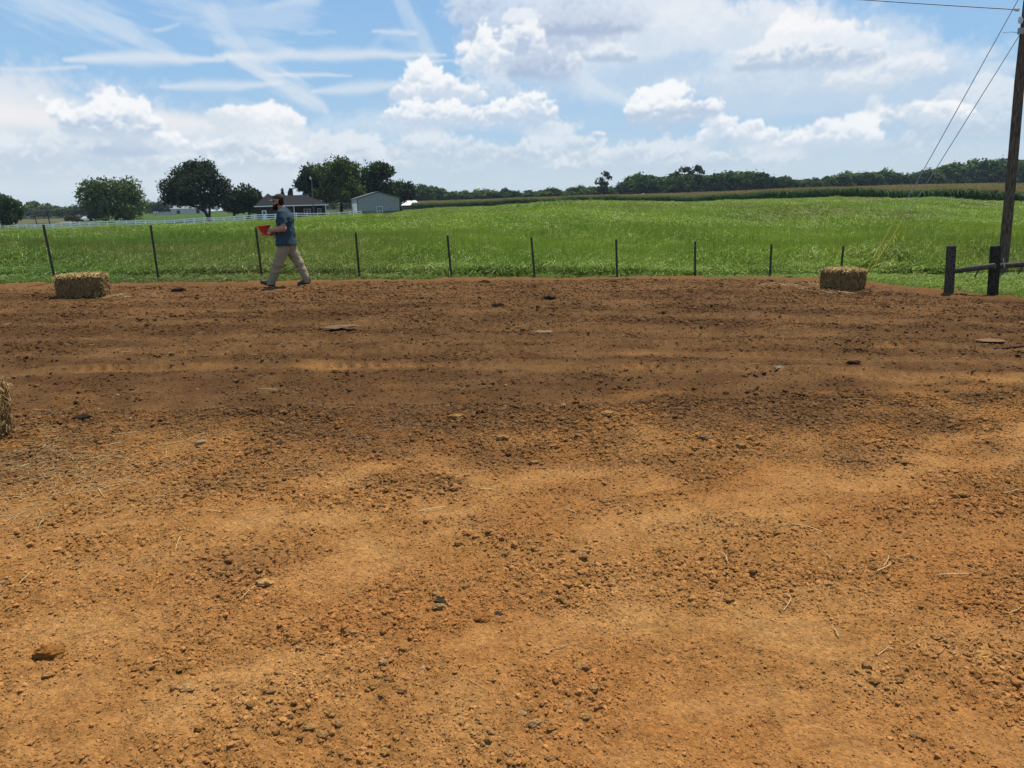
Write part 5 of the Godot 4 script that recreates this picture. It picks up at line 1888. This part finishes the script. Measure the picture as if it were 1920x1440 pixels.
	var dome := flesh([[c + Vector3(0.018, 0.045, 0), c + Vector3(-0.02, 0.042, 0), 0.098, 0.090], [c + Vector3(-0.03, 0.055, 0), c + Vector3(-0.05, 0.05, 0), 0.075, 0.066]], 0.008, 0.03, [[Vector3(-0.12, -1, 0).normalized(), -(c.y + 0.008)]])
	var cap := put("cap", stand(dome).mesh(), felt, o)
	var s := Shape.new()
	for k in 9:
		var a := lerpf(-1.15, 1.15, k / 8.0)
		var b := lerpf(-1.15, 1.15, (k + 1) / 8.0)
		if k == 8:
			break
		var q := func(t: float, r: float, dy: float) -> Vector3: return c + Vector3(-0.058 - cos(t) * r, 0.028 + dy - 0.016 * t * t, sin(t) * 0.085)
		var p0: Vector3 = q.call(a, 0.02, 0.006)
		var p1: Vector3 = q.call(b, 0.02, 0.006)
		var p2: Vector3 = q.call(b, 0.128, -0.014)
		var p3: Vector3 = q.call(a, 0.128, -0.014)
		var up := Vector3(0, 0.009, 0)
		s.quad(p0 + up, p1 + up, p2 + up, p3 + up)
		s.quad(p3, p2, p1, p0)
		s.quad(p3 + up, p2 + up, p2, p3)
	put("bill", stand(s).mesh(), paint(0.15, 0.12, 0.09, 0.9, false), cap)
	# --- what he carries
	var red := paint(0.44, 0.022, 0.022, 0.35, false)
	var at_ := base + Vector3(-0.435 + 0.085 * 1.03, 1.03, 0.055) * 0.94
	var g := thing("seed_spreader", at_, "red plastic hand crank seed spreader held before the man", "spreader")
	g.scale = Vector3.ONE * 0.94
	s = Shape.new()
	# hopper: a tub with a rounded rectangular rim, open at the top
	var rings := [[0.055, 0.050, 0.048, -0.02], [0.075, 0.068, 0.060, -0.015], [0.130, 0.098, 0.082, -0.006], [0.178, 0.122, 0.098, 0.0], [0.184, 0.130, 0.105, 0.0], [0.189, 0.130, 0.105, 0.0], [0.189, 0.119, 0.094, 0.0], [0.130, 0.090, 0.075, -0.006], [0.080, 0.058, 0.050, -0.015]]
	var sides := 28
	for k in rings.size():
		for j in sides:
			var a := TAU * j / sides
			var ca := signf(cos(a)) * pow(absf(cos(a)), 0.55)
			var sa := signf(sin(a)) * pow(absf(sin(a)), 0.55)
			s.v.append(Vector3(rings[k][3] + ca * rings[k][1], rings[k][0] - 0.08 * 0.0 + ca * 0.004, sa * rings[k][2]))
			var out := Vector3(ca, -0.4, sa).normalized()
			s.n.append(out if k < 5 else (Vector3.UP if k == 5 else -out))
			s.c.append(Color.WHITE)
			if k > 0:
				var i0 := (k - 1) * sides + j
				var i1 := (k - 1) * sides + (j + 1) % sides
				s.i.append_array(PackedInt32Array([i0, i1, i1 + sides, i0, i1 + sides, i0 + sides]))
	put("hopper", s.mesh(), red, g)
	put("gear_housing", Shape.new().tube([Vector3(-0.01, 0.022, 0), Vector3(-0.01, 0.058, 0)], [0.058, 0.048], 18).mesh(), red, g)
	put("spinner_plate", Shape.new().tube([Vector3(0.01, -0.004, 0), Vector3(0.01, 0.004, 0), Vector3(0.01, 0.020, 0), Vector3(0.01, 0.024, 0)], [0.080, 0.094, 0.094, 0.088], 24).mesh(), red, g)
	put("grip", Shape.new().tube([Vector3(0.05, 0.085, 0.055), Vector3(0.085, 0.100, 0.07), Vector3(0.13, 0.098, 0.085)], [0.015, 0.014, 0.012], 10).mesh(), red, g)
	put("crank", Shape.new().tube([Vector3(0.02, 0.03, -0.05), Vector3(0.02, 0.03, -0.11), Vector3(0.07, 0.02, -0.125), Vector3(0.10, 0.012, -0.13)], [0.008, 0.008, 0.007, 0.013], 8).mesh(), paint(0.03, 0.03, 0.03, 0.5, false), g)


func stand(s: Shape) -> Shape:                           # he carries himself a little more upright than laid out
	for k in s.v.size():
		s.v[k].x += 0.085 * s.v[k].y
	return s


func trim_sleeves(s: Shape, a: Vector3, ua: Vector3, b: Vector3, ub: Vector3) -> Shape:
	# the sleeves end in an open cuff above the elbow: leave out what lies past it
	var keep := PackedInt32Array()
	for k in range(0, s.i.size(), 3):
		var past := 0
		for j in 3:
			var p := s.v[s.i[k + j]]
			var da := (p - a).dot(ua) / ua.length_squared()
			var db := (p - b).dot(ub) / ub.length_squared()
			var trunk := Vector3(p.x + 0.035, 0.0, maxf(absf(p.z) - 0.035, 0.0)).length() - 0.182
			if p.z > 0.0 and da > 0.72 and p.distance_to(a + ua * da) - 0.09 < trunk or p.z < 0.0 and db > 0.72 and p.distance_to(b + ub * db) - 0.09 < trunk:
				past += 1
		if past < 2:
			for j in 3:
				keep.append(s.i[k + j])
	s.i = keep
	return s


# ---------------------------------------------------------------- the sky
var sn := FastNoiseLite.new()
var sn2 := FastNoiseLite.new()
var lumps := FastNoiseLite.new()
var sbuf := PackedFloat32Array()
const SW := 4096
const SH := 2048
var sx0 := 0
var sy0 := 0
var sww := 0
var shh := 0

func sky_dir(px: float, py: float) -> Vector2:   # a point of the photograph as azimuth and elevation in degrees
	var d: Vector3 = (cam_basis * Vector3((px - 960.0) / 1443.0, -(py - 720.0) / 1443.0, -1.0)).normalized()
	return Vector2(rad_to_deg(atan2(d.x, -d.z)), rad_to_deg(asin(d.y)))

func air(el: float) -> Vector3:
	var e := clampf(el, 0.0, 90.0)
	var stops := [[0.0, Vector3(0.575, 0.675, 0.745)], [2.0, Vector3(0.56, 0.675, 0.765)], [5.0, Vector3(0.43, 0.61, 0.795)], [9.0, Vector3(0.315, 0.535, 0.795)], [15.0, Vector3(0.265, 0.475, 0.78)], [40.0, Vector3(0.17, 0.36, 0.68)], [90.0, Vector3(0.11, 0.27, 0.58)]]
	for i in range(stops.size() - 1):
		if e <= stops[i + 1][0]:
			var t: float = (e - stops[i][0]) / (stops[i + 1][0] - stops[i][0])
			return stops[i][1].lerp(stops[i + 1][1], smoothstep(0.0, 1.0, t) * 0.4 + t * 0.6)
	return stops[-1][1]

func put_air(k: int, c: Vector3, a: float) -> void:
	sbuf[k] += (c.x - sbuf[k]) * a
	sbuf[k + 1] += (c.y - sbuf[k + 1]) * a
	sbuf[k + 2] += (c.z - sbuf[k + 2]) * a

# a heap of puffs: each [x, y, radius across, radius up] in the photograph's pixels
func cumulus(puffs: Array, strength: float, light: Vector3, shade: Vector3, rough := 1.0, soft := 0.30, seed := 0.0, flat := 0.55) -> void:
	var ps := []
	var lo := Vector2(1e9, 1e9)
	var hi := Vector2(-1e9, -1e9)
	for p in puffs:
		var c := sky_dir(p[0], p[1])
		var r := Vector2(p[2], p[3]) / 24.0
		ps.append([c.x, c.y, r.x, r.y])
		lo = lo.min(c - r * Vector2(1.7, 1.7 * flat))
		hi = hi.max(c + r * 1.7)
	var i0 := maxi(0, int(lo.x / 360.0 * SW) - sx0)
	var i1 := mini(sww - 1, int(hi.x / 360.0 * SW) - sx0 + 1)
	var j0 := maxi(0, int((90.0 - hi.y) / 180.0 * SH) - sy0)
	var j1 := mini(shh - 1, int((90.0 - lo.y) / 180.0 * SH) - sy0 + 1)
	var tall := (hi.y - lo.y) / 1.7
	var foot := lo.y + (hi.y - lo.y) * 0.2
	for j in range(j0, j1 + 1):
		var el := 90.0 - (sy0 + j + 0.5) / SH * 180.0
		var rise := clampf((el - foot) / tall, 0.0, 1.0)
		for i in range(i0, i1 + 1):
			var az := (sx0 + i + 0.5) / SW * 360.0
			var body := -1.0
			var up := 0.0
			var total := 0.0
			for p in ps:
				var dx: float = (az - p[0]) / p[2]
				var dy: float = (el - p[1]) / p[3]
				if dy < 0.0:
					dy /= flat
				var q := 1.0 - sqrt(dx * dx + dy * dy)
				if q > body:
					body = q
				if q > -0.35:
					var w := (q + 0.35) * (q + 0.35)
					total += w
					up += w * (dy + 0.35 * dx)
			if body < -0.75:
				continue
			var x := az * 25.0
			var y := el * 25.0
			# heaped edges: round lumps of several sizes on a wandering outline
			var n := sn.get_noise_3d(x * 0.5, y * 0.6, seed)
			var wx := x + sn.get_noise_3d(x * 2.0, y * 2.0, seed + 9.0) * 9.0
			var wy := y + sn.get_noise_3d(x * 2.0, y * 2.0, seed + 19.0) * 9.0
			var b1 := lumps.get_noise_3d(wx, wy, seed * 9.0)
			var b2 := lumps.get_noise_3d(wx * 2.3, wy * 2.3, seed * 9.0 + 300.0)
			var b3 := sn.get_noise_3d(x * 6.0, y * 6.0, seed + 120.0)
			var low := smoothstep(0.30, 0.0, rise)
			var d := body + rough * (n * 0.50 - (b1 + 0.55) * 0.42 - (b2 + 0.55) * 0.28 + b3 * 0.12) + 0.14
			var a := smoothstep(0.0, soft * (0.75 + low * 2.2), d) * strength * (1.0 - low * 0.35)
			if a <= 0.003:
				continue
			var bot := up / maxf(total, 0.01)
			# lumps catch the light above and lose it below
			var s1 := lumps.get_noise_3d(wx, wy + 5.0, seed * 9.0) - b1
			var s2 := lumps.get_noise_3d(wx * 2.3, (wy + 2.5) * 2.3, seed * 9.0 + 300.0) - b2
			var lit := 0.02 + 0.72 * rise + 0.36 * bot + s1 * 1.0 * rough + s2 * 0.6 * rough + n * 0.4 + b3 * 0.14 + (0.16 - d * 0.22)
			lit = smoothstep(0.08, 0.92, lit)
			put_air((j * sww + i) * 3, shade.lerp(light, lit), a)

# a streak of ice cloud along points, each [x, y, half width]; fray roughens it along its length
func streak(points: Array, strength: float, col: Vector3, fray := 0.5, seed := 0.0) -> void:
	var ps := []
	var lo := Vector2(1e9, 1e9)
	var hi := Vector2(-1e9, -1e9)
	for p in points:
		var c := sky_dir(p[0], p[1])
		var w: float = p[2] / 24.0
		ps.append([c, w])
		lo = lo.min(c - Vector2(w, w) * 2.2)
		hi = hi.max(c + Vector2(w, w) * 2.2)
	var along: Vector2 = (ps[-1][0] - ps[0][0]).normalized()
	for j in range(maxi(0, int((90.0 - hi.y) / 180.0 * SH) - sy0), mini(shh - 1, int((90.0 - lo.y) / 180.0 * SH) - sy0 + 1) + 1):
		var el := 90.0 - (sy0 + j + 0.5) / SH * 180.0
		for i in range(maxi(0, int(lo.x / 360.0 * SW) - sx0), mini(sww - 1, int(hi.x / 360.0 * SW) - sx0 + 1) + 1):
			var p := Vector2((sx0 + i + 0.5) / SW * 360.0, el)
			var u := p.dot(along) * 25.0
			var v := p.cross(along) * 25.0
			p += Vector2(-along.y, along.x) * sn2.get_noise_3d(u * 0.8, v * 1.2, seed) * 0.12
			var best := 9.0
			for s in ps.size() - 1:
				var a: Vector2 = ps[s][0]
				var ab: Vector2 = ps[s + 1][0] - a
				var t := clampf((p - a).dot(ab) / ab.length_squared(), 0.0, 1.0)
				best = minf(best, (p - a - ab * t).length() / lerpf(ps[s][1], ps[s + 1][1], t))
			if best > 2.0:
				continue
			var q := 1.0 - best * 0.8
			q += fray * (sn2.get_noise_3d(u * 0.45, v * 3.4, seed + 30.0) * 0.9 + sn2.get_noise_3d(u * 1.6, v * 9.0, seed + 60.0) * 0.35)
			var al := smoothstep(-0.05, 1.0, q) * strength
			if al > 0.003:
				put_air((j * sww + i) * 3, col, minf(al, 1.0))

func make_sky() -> Image:
	sn.seed = 11
	sn.noise_type = FastNoiseLite.TYPE_SIMPLEX_SMOOTH
	sn.frequency = 0.02
	sn.fractal_octaves = 3
	lumps.seed = 8
	lumps.noise_type = FastNoiseLite.TYPE_CELLULAR
	lumps.frequency = 0.045
	lumps.fractal_type = FastNoiseLite.FRACTAL_NONE
	lumps.cellular_return_type = FastNoiseLite.RETURN_DISTANCE
	sn2.seed = 5
	sn2.noise_type = FastNoiseLite.TYPE_SIMPLEX_SMOOTH
	sn2.frequency = 0.02
	sn2.fractal_octaves = 3
	# the whole dome: air, thin veils and scattered heaps, coarse
	var cw := 1024
	var ch := 512
	var coarse := Image.create(cw, ch, false, Image.FORMAT_RGB8)
	var dome := FastNoiseLite.new()
	dome.seed = 21
	dome.frequency = 1.6
	dome.fractal_octaves = 5
	for j in ch:
		var el := 90.0 - (j + 0.5) / ch * 180.0
		var base := air(el)
		for i in cw:
			var az := deg_to_rad((i + 0.5) / cw * 360.0)
			var c := base
			if el > 0.0:
				var h := cos(deg_to_rad(el))
				var e := maxf(sin(deg_to_rad(el)), 0.03)
				var q := Vector3(sin(az) * h, 0.0, -cos(az) * h) / (e + 0.22)
				var n := dome.get_noise_3d(q.x, 0.0, q.z)
				var f := dome.get_noise_3d(q.x * 2.3 + 9.0, 4.0, q.z * 2.3)
				var a := smoothstep(-0.05, 0.42, n + f * 0.4) * 0.8
				var lit := clampf(0.7 + f * 0.9 - a * 0.25, 0.0, 1.0)
				c = c.lerp(Vector3(0.58, 0.67, 0.79).lerp(Vector3(0.90, 0.92, 0.94), lit), a)
			coarse.set_pixel(i, j, Color(c.x, c.y, c.z).linear_to_srgb())
	coarse.resize(SW, SH, Image.INTERPOLATE_CUBIC)
	# the part towards the fields, fine
	sx0 = int(-42.0 / 360.0 * SW)
	sww = int(84.0 / 360.0 * SW)
	sy0 = int((90.0 - 19.0) / 180.0 * SH)
	shh = SH / 2 - sy0
	sbuf.resize(sww * shh * 3)
	for j in shh:
		var el := 90.0 - (sy0 + j + 0.5) / SH * 180.0
		var c := air(el)
		for i in sww:
			var az := (sx0 + i + 0.5) / SW * 360.0
			var v := smoothstep(-0.3, 0.6, sn2.get_noise_2d(az * 8.0, el * 22.0)) * 0.10 * smoothstep(14.0, 2.0, el)
			put_air((j * sww + i) * 3, c.lerp(Vector3(0.72, 0.79, 0.85), v), 1.0)
	paint_clouds()
	for j in shh:
		var el := 90.0 - (sy0 + j + 0.5) / SH * 180.0
		for i in sww:
			var az := (sx0 + i + 0.5) / SW * 360.0
			var a := smoothstep(42.0, 36.0, absf(az)) * smoothstep(19.0, 15.5, el)
			var k := (j * sww + i) * 3
			var col := Color(sbuf[k], sbuf[k + 1], sbuf[k + 2]).linear_to_srgb()
			var at_x := posmod(sx0 + i, SW)
			coarse.set_pixel(at_x, sy0 + j, coarse.get_pixel(at_x, sy0 + j).lerp(col, a))
	sbuf.clear()
	return coarse

func paint_clouds() -> void:
	var ice := Vector3(0.66, 0.76, 0.86)
	var warm := Vector3(0.76, 0.81, 0.86)
	var white := Vector3(0.93, 0.945, 0.96)
	var pale := Vector3(0.80, 0.85, 0.90)
	var grey := Vector3(0.50, 0.60, 0.74)
	var mid := Vector3(0.60, 0.69, 0.80)
	# ice cloud, high up
	streak([[-40, -40, 31.2], [60, 5, 31.2], [180, 34, 31.2], [270, 75, 17.2], [330, 105, 6.2]], 0.46, ice, 0.7, 1.0)
	streak([[60, -20, 20.3], [150, 22, 20.3], [250, 66, 12.5]], 0.30, ice, 0.8, 2.0)
	streak([[290, -30, 28.1], [360, 12, 31.2], [430, 30, 39.0], [560, 20, 39.0]], 0.39, ice, 0.8, 3.0)
	streak([[400, 30, 23.4], [440, 80, 18.7], [470, 110, 17.2]], 0.46, ice, 0.6, 4.0)
	streak([[430, 105, 10.9], [480, 128, 17.2], [540, 158, 20.3], [580, 185, 17.2], [612, 208, 6.2]], 0.72, Vector3(0.72, 0.79, 0.86), 0.5, 4.5)
	streak([[410, 76, 10.9], [480, 80, 14.0], [550, 94, 6.2]], 0.49, ice, 0.4, 5.0)
	streak([[120, 111, 3.1], [190, 109, 10.1], [270, 107, 14.0], [340, 110, 10.1], [420, 114, 3.1]], 0.75, warm, 0.12, 6.0)
	streak([[405, 107, 3.9], [520, 105, 10.9], [640, 102, 10.9], [740, 102, 8.6], [835, 104, 3.1]], 0.71, warm, 0.12, 7.0)
	streak([[300, 162, 3.1], [380, 159, 10.9], [440, 160, 9.4], [530, 155, 3.1]], 0.64, warm, 0.12, 8.0)
	streak([[585, 173, 3.1], [640, 167, 13.3], [700, 162, 11.7], [770, 156, 3.9]], 0.61, warm, 0.12, 9.0)
	streak([[-20, 129, 3.1], [80, 130, 3.1], [160, 126, 3.1]], 0.52, warm, 0.1, 10.0)
	streak([[500, 140, 3.1], [580, 141, 5.5], [660, 142, 1.6]], 0.64, warm, 0.1, 11.0)
	streak([[738, -20, 15.6], [770, 30, 17.2], [795, 70, 15.6], [814, 110, 13.3], [803, 145, 7.0]], 0.44, ice, 0.5, 12.0)
	streak([[700, 58, 3.1], [740, 60, 6.2], [780, 63, 3.9]], 0.57, warm, 0.3, 13.0)
	streak([[700, 90, 10.9], [720, 66, 9.4], [760, 72, 20.3], [800, 100, 14.0]], 0.23, ice, 0.6, 14.0)
	streak([[560, 60, 3.1], [600, 60, 6.2], [630, 61, 2.3]], 0.33, ice, 0.3, 15.0)
	streak([[500, 14, 6.2], [590, -4, 10.9]], 0.39, ice, 0.5, 16.0)
	streak([[290, 57, 3.1], [335, 48, 3.9]], 0.45, warm, 0.5, 17.0)
	streak([[760, 114, 2.3], [870, 115, 1.6]], 0.61, warm, 0.1, 18.0)
	streak([[430, 190, 9.4], [470, 195, 9.4]], 0.26, ice, 0.5, 18.5)
	# pale sheets
	cumulus([[-60, 270, 300, 120], [110, 285, 240, 100], [300, 300, 270, 80], [430, 300, 170, 76]], 0.72, Vector3(0.80, 0.82, 0.855), Vector3(0.66, 0.735, 0.81), 0.45, 0.6, 3.0, 1.0)
	streak([[-60, 180, 34], [60, 190, 26], [150, 205, 8]], 0.55, Vector3(0.76, 0.81, 0.86), 0.4, 18.7)
	streak([[-40, 214, 26], [60, 218, 22], [150, 228, 10]], 0.75, Vector3(0.90, 0.87, 0.86), 0.2, 19.0)
	streak([[240, 214, 10], [330, 226, 18], [420, 240, 12]], 0.65, Vector3(0.88, 0.86, 0.86), 0.2, 19.5)
	cumulus([[1060, 90, 130, 90], [1230, 95, 240, 90], [1400, 110, 240, 84], [1540, 115, 190, 70]], 0.58, Vector3(0.78, 0.825, 0.87), Vector3(0.60, 0.70, 0.81), 0.5, 0.7, 5.0, 1.2)
	cumulus([[1250, 45, 150, 50], [1390, 60, 130, 44], [1150, 90, 130, 60]], 0.66, Vector3(0.90, 0.895, 0.905), Vector3(0.70, 0.77, 0.85), 0.6, 0.5, 6.0, 0.8)
	streak([[1085, 130, 26], [1110, 165, 24], [1190, 195, 8]], 0.6, Vector3(0.72, 0.80, 0.87), 0.5, 20.0)
	cumulus([[1560, 160, 280, 70], [1720, 125, 110, 36], [1800, 135, 110, 18]], 0.5, pale, mid, 0.7, 0.7, 7.0, 1.0)
	cumulus([[700, 250, 110, 36]], 0.4, pale, mid, 0.7, 0.8, 8.0, 1.0)
	# heaps, far to near
	var far_light := Vector3(0.79, 0.835, 0.88)
	var far_shade := Vector3(0.53, 0.63, 0.74)
	cumulus([[40, 300, 100, 40], [150, 290, 100, 40], [250, 315, 120, 34], [60, 330, 130, 30]], 0.75, far_light, far_shade, 1.1, 0.4, 9.0)
	cumulus([[430, 282, 50, 34], [485, 278, 44, 32], [510, 310, 55, 26], [440, 315, 80, 24]], 0.85, white, far_shade, 1.1, 0.35, 10.0)
	cumulus([[620, 280, 40, 30], [670, 283, 44, 32], [720, 320, 95, 26], [640, 310, 80, 26]], 0.8, far_light, far_shade, 1.1, 0.4, 11.0)
	cumulus([[800, 285, 65, 32], [870, 288, 75, 34], [960, 300, 95, 32], [1060, 285, 80, 44], [900, 325, 170, 26]], 0.75, far_light, far_shade, 1.1, 0.45, 12.0)
	cumulus([[1200, 300, 120, 30], [1240, 282, 66, 16], [1340, 310, 150, 32], [1140, 320, 120, 26]], 0.7, far_light, far_shade, 1.1, 0.45, 13.0)
	cumulus([[1690, 285, 75, 28], [1800, 230, 120, 50], [1850, 195, 70, 40], [1790, 190, 46, 30], [1720, 310, 160, 30]], 0.66, far_light, far_shade, 1.1, 0.5, 14.0)
	cumulus([[1570, 262, 60, 38], [1525, 280, 56, 24], [1610, 276, 55, 28]], 0.85, white, mid, 1.1, 0.35, 15.0)
	cumulus([[1350, 245, 30, 36], [1395, 268, 48, 30], [1440, 272, 48, 26], [1410, 240, 22, 14], [1330, 275, 44, 24]], 0.88, white, mid, 1.1, 0.35, 16.0)
	cumulus([[1240, 216, 54, 48], [1205, 224, 34, 38], [1300, 216, 54, 34], [1330, 205, 24, 20]], 0.96, white, grey, 1.1, 0.28, 17.0)
	cumulus([[1740, 216, 50, 24], [1710, 220, 28, 14], [1770, 207, 28, 16]], 0.9, white, mid, 1.0, 0.3, 18.0)
	cumulus([[1600, 165, 50, 30], [1650, 162, 40, 22], [1700, 130, 66, 28]], 0.75, Vector3(0.86, 0.88, 0.91), mid, 1.0, 0.4, 19.0)
	cumulus([[1120, 253, 16, 7]], 0.8, white, mid, 0.7, 0.4, 20.0)
	cumulus([[1637, 205, 10, 18]], 0.5, pale, mid, 0.9, 0.5, 20.5)
	cumulus([[1500, 78, 66, 34], [1560, 80, 56, 32], [1610, 86, 50, 30], [1660, 98, 44, 20]], 0.78, Vector3(0.96, 0.95, 0.955), pale, 0.9, 0.35, 21.0)
	cumulus([[1420, 122, 38, 30], [1480, 118, 66, 38], [1550, 118, 66, 34], [1600, 118, 54, 24]], 0.9, Vector3(0.84, 0.87, 0.905), Vector3(0.46, 0.57, 0.72), 1.0, 0.35, 22.0)
	cumulus([[1140, 110, 48, 24], [1175, 114, 28, 18], [1120, 110, 26, 18]], 0.9, pale, Vector3(0.45, 0.56, 0.71), 1.0, 0.35, 23.0)
	cumulus([[445, 226, 58, 28], [510, 230, 54, 32], [545, 234, 22, 20], [412, 215, 28, 14], [480, 256, 100, 26]], 0.95, Vector3(0.95, 0.945, 0.95), Vector3(0.66, 0.74, 0.82), 0.6, 0.25, 24.0)
	cumulus([[210, 238, 76, 44], [160, 250, 48, 30], [265, 250, 44, 34], [235, 222, 38, 28], [215, 262, 106, 22]], 0.95, Vector3(0.93, 0.94, 0.955), Vector3(0.49, 0.60, 0.74), 1.1, 0.3, 25.0)
	cumulus([[240, 288, 66, 22]], 0.85, Vector3(0.54, 0.64, 0.77), Vector3(0.46, 0.57, 0.72), 0.7, 0.5, 26.0)
	cumulus([[315, 270, 24, 22], [322, 285, 38, 18]], 0.92, white, mid, 1.0, 0.3, 27.0)
	# the tall group in the middle
	cumulus([[935, 75, 66, 76], [990, 95, 90, 80], [1050, 110, 60, 64], [1090, 40, 120, 64], [1020, 10, 130, 50], [920, 20, 90, 50]], 0.78, Vector3(0.70, 0.77, 0.86), Vector3(0.47, 0.56, 0.72), 0.8, 0.5, 28.0)
	cumulus([[1100, 58, 100, 34], [1050, 60, 60, 24]], 0.85, Vector3(0.60, 0.68, 0.80), Vector3(0.40, 0.49, 0.66), 0.9, 0.5, 29.0)
	cumulus([[1000, 138, 84, 40], [1055, 125, 36, 40], [960, 140, 50, 26]], 0.85, Vector3(0.62, 0.69, 0.81), Vector3(0.41, 0.50, 0.67), 0.9, 0.45, 29.5)
	cumulus([[890, 130, 34, 40], [905, 85, 17, 32], [920, 115, 32, 36]], 0.92, white, Vector3(0.60, 0.69, 0.81), 1.2, 0.3, 30.0)
	cumulus([[950, 118, 26, 24], [960, 84, 22, 22], [985, 66, 28, 20], [1010, 90, 22, 24]], 0.85, white, Vector3(0.55, 0.64, 0.78), 1.2, 0.3, 30.5)
	cumulus([[975, 35, 24, 14], [1078, 130, 12, 34]], 0.7, Vector3(0.86, 0.89, 0.93), mid, 1.2, 0.3, 30.7)
	cumulus([[930, 180, 80, 40], [880, 188, 66, 26]], 0.6, pale, mid, 1.0, 0.6, 31.0)
	cumulus([[795, 170, 40, 44], [792, 142, 22, 26], [830, 184, 44, 36], [850, 170, 26, 26], [765, 184, 40, 22], [878, 188, 34, 26]], 0.98, white, mid, 1.1, 0.25, 32.0)
	cumulus([[785, 224, 48, 30], [835, 222, 56, 28], [870, 234, 44, 22], [820, 240, 96, 16]], 0.95, white, Vector3(0.56, 0.66, 0.79), 1.1, 0.28, 33.0)
	cumulus([[990, 208, 44, 38], [1012, 218, 30, 36], [935, 220, 48, 30], [965, 227, 66, 32], [1000, 237, 48, 30]], 0.96, white, Vector3(0.53, 0.64, 0.78), 1.15, 0.26, 34.0)
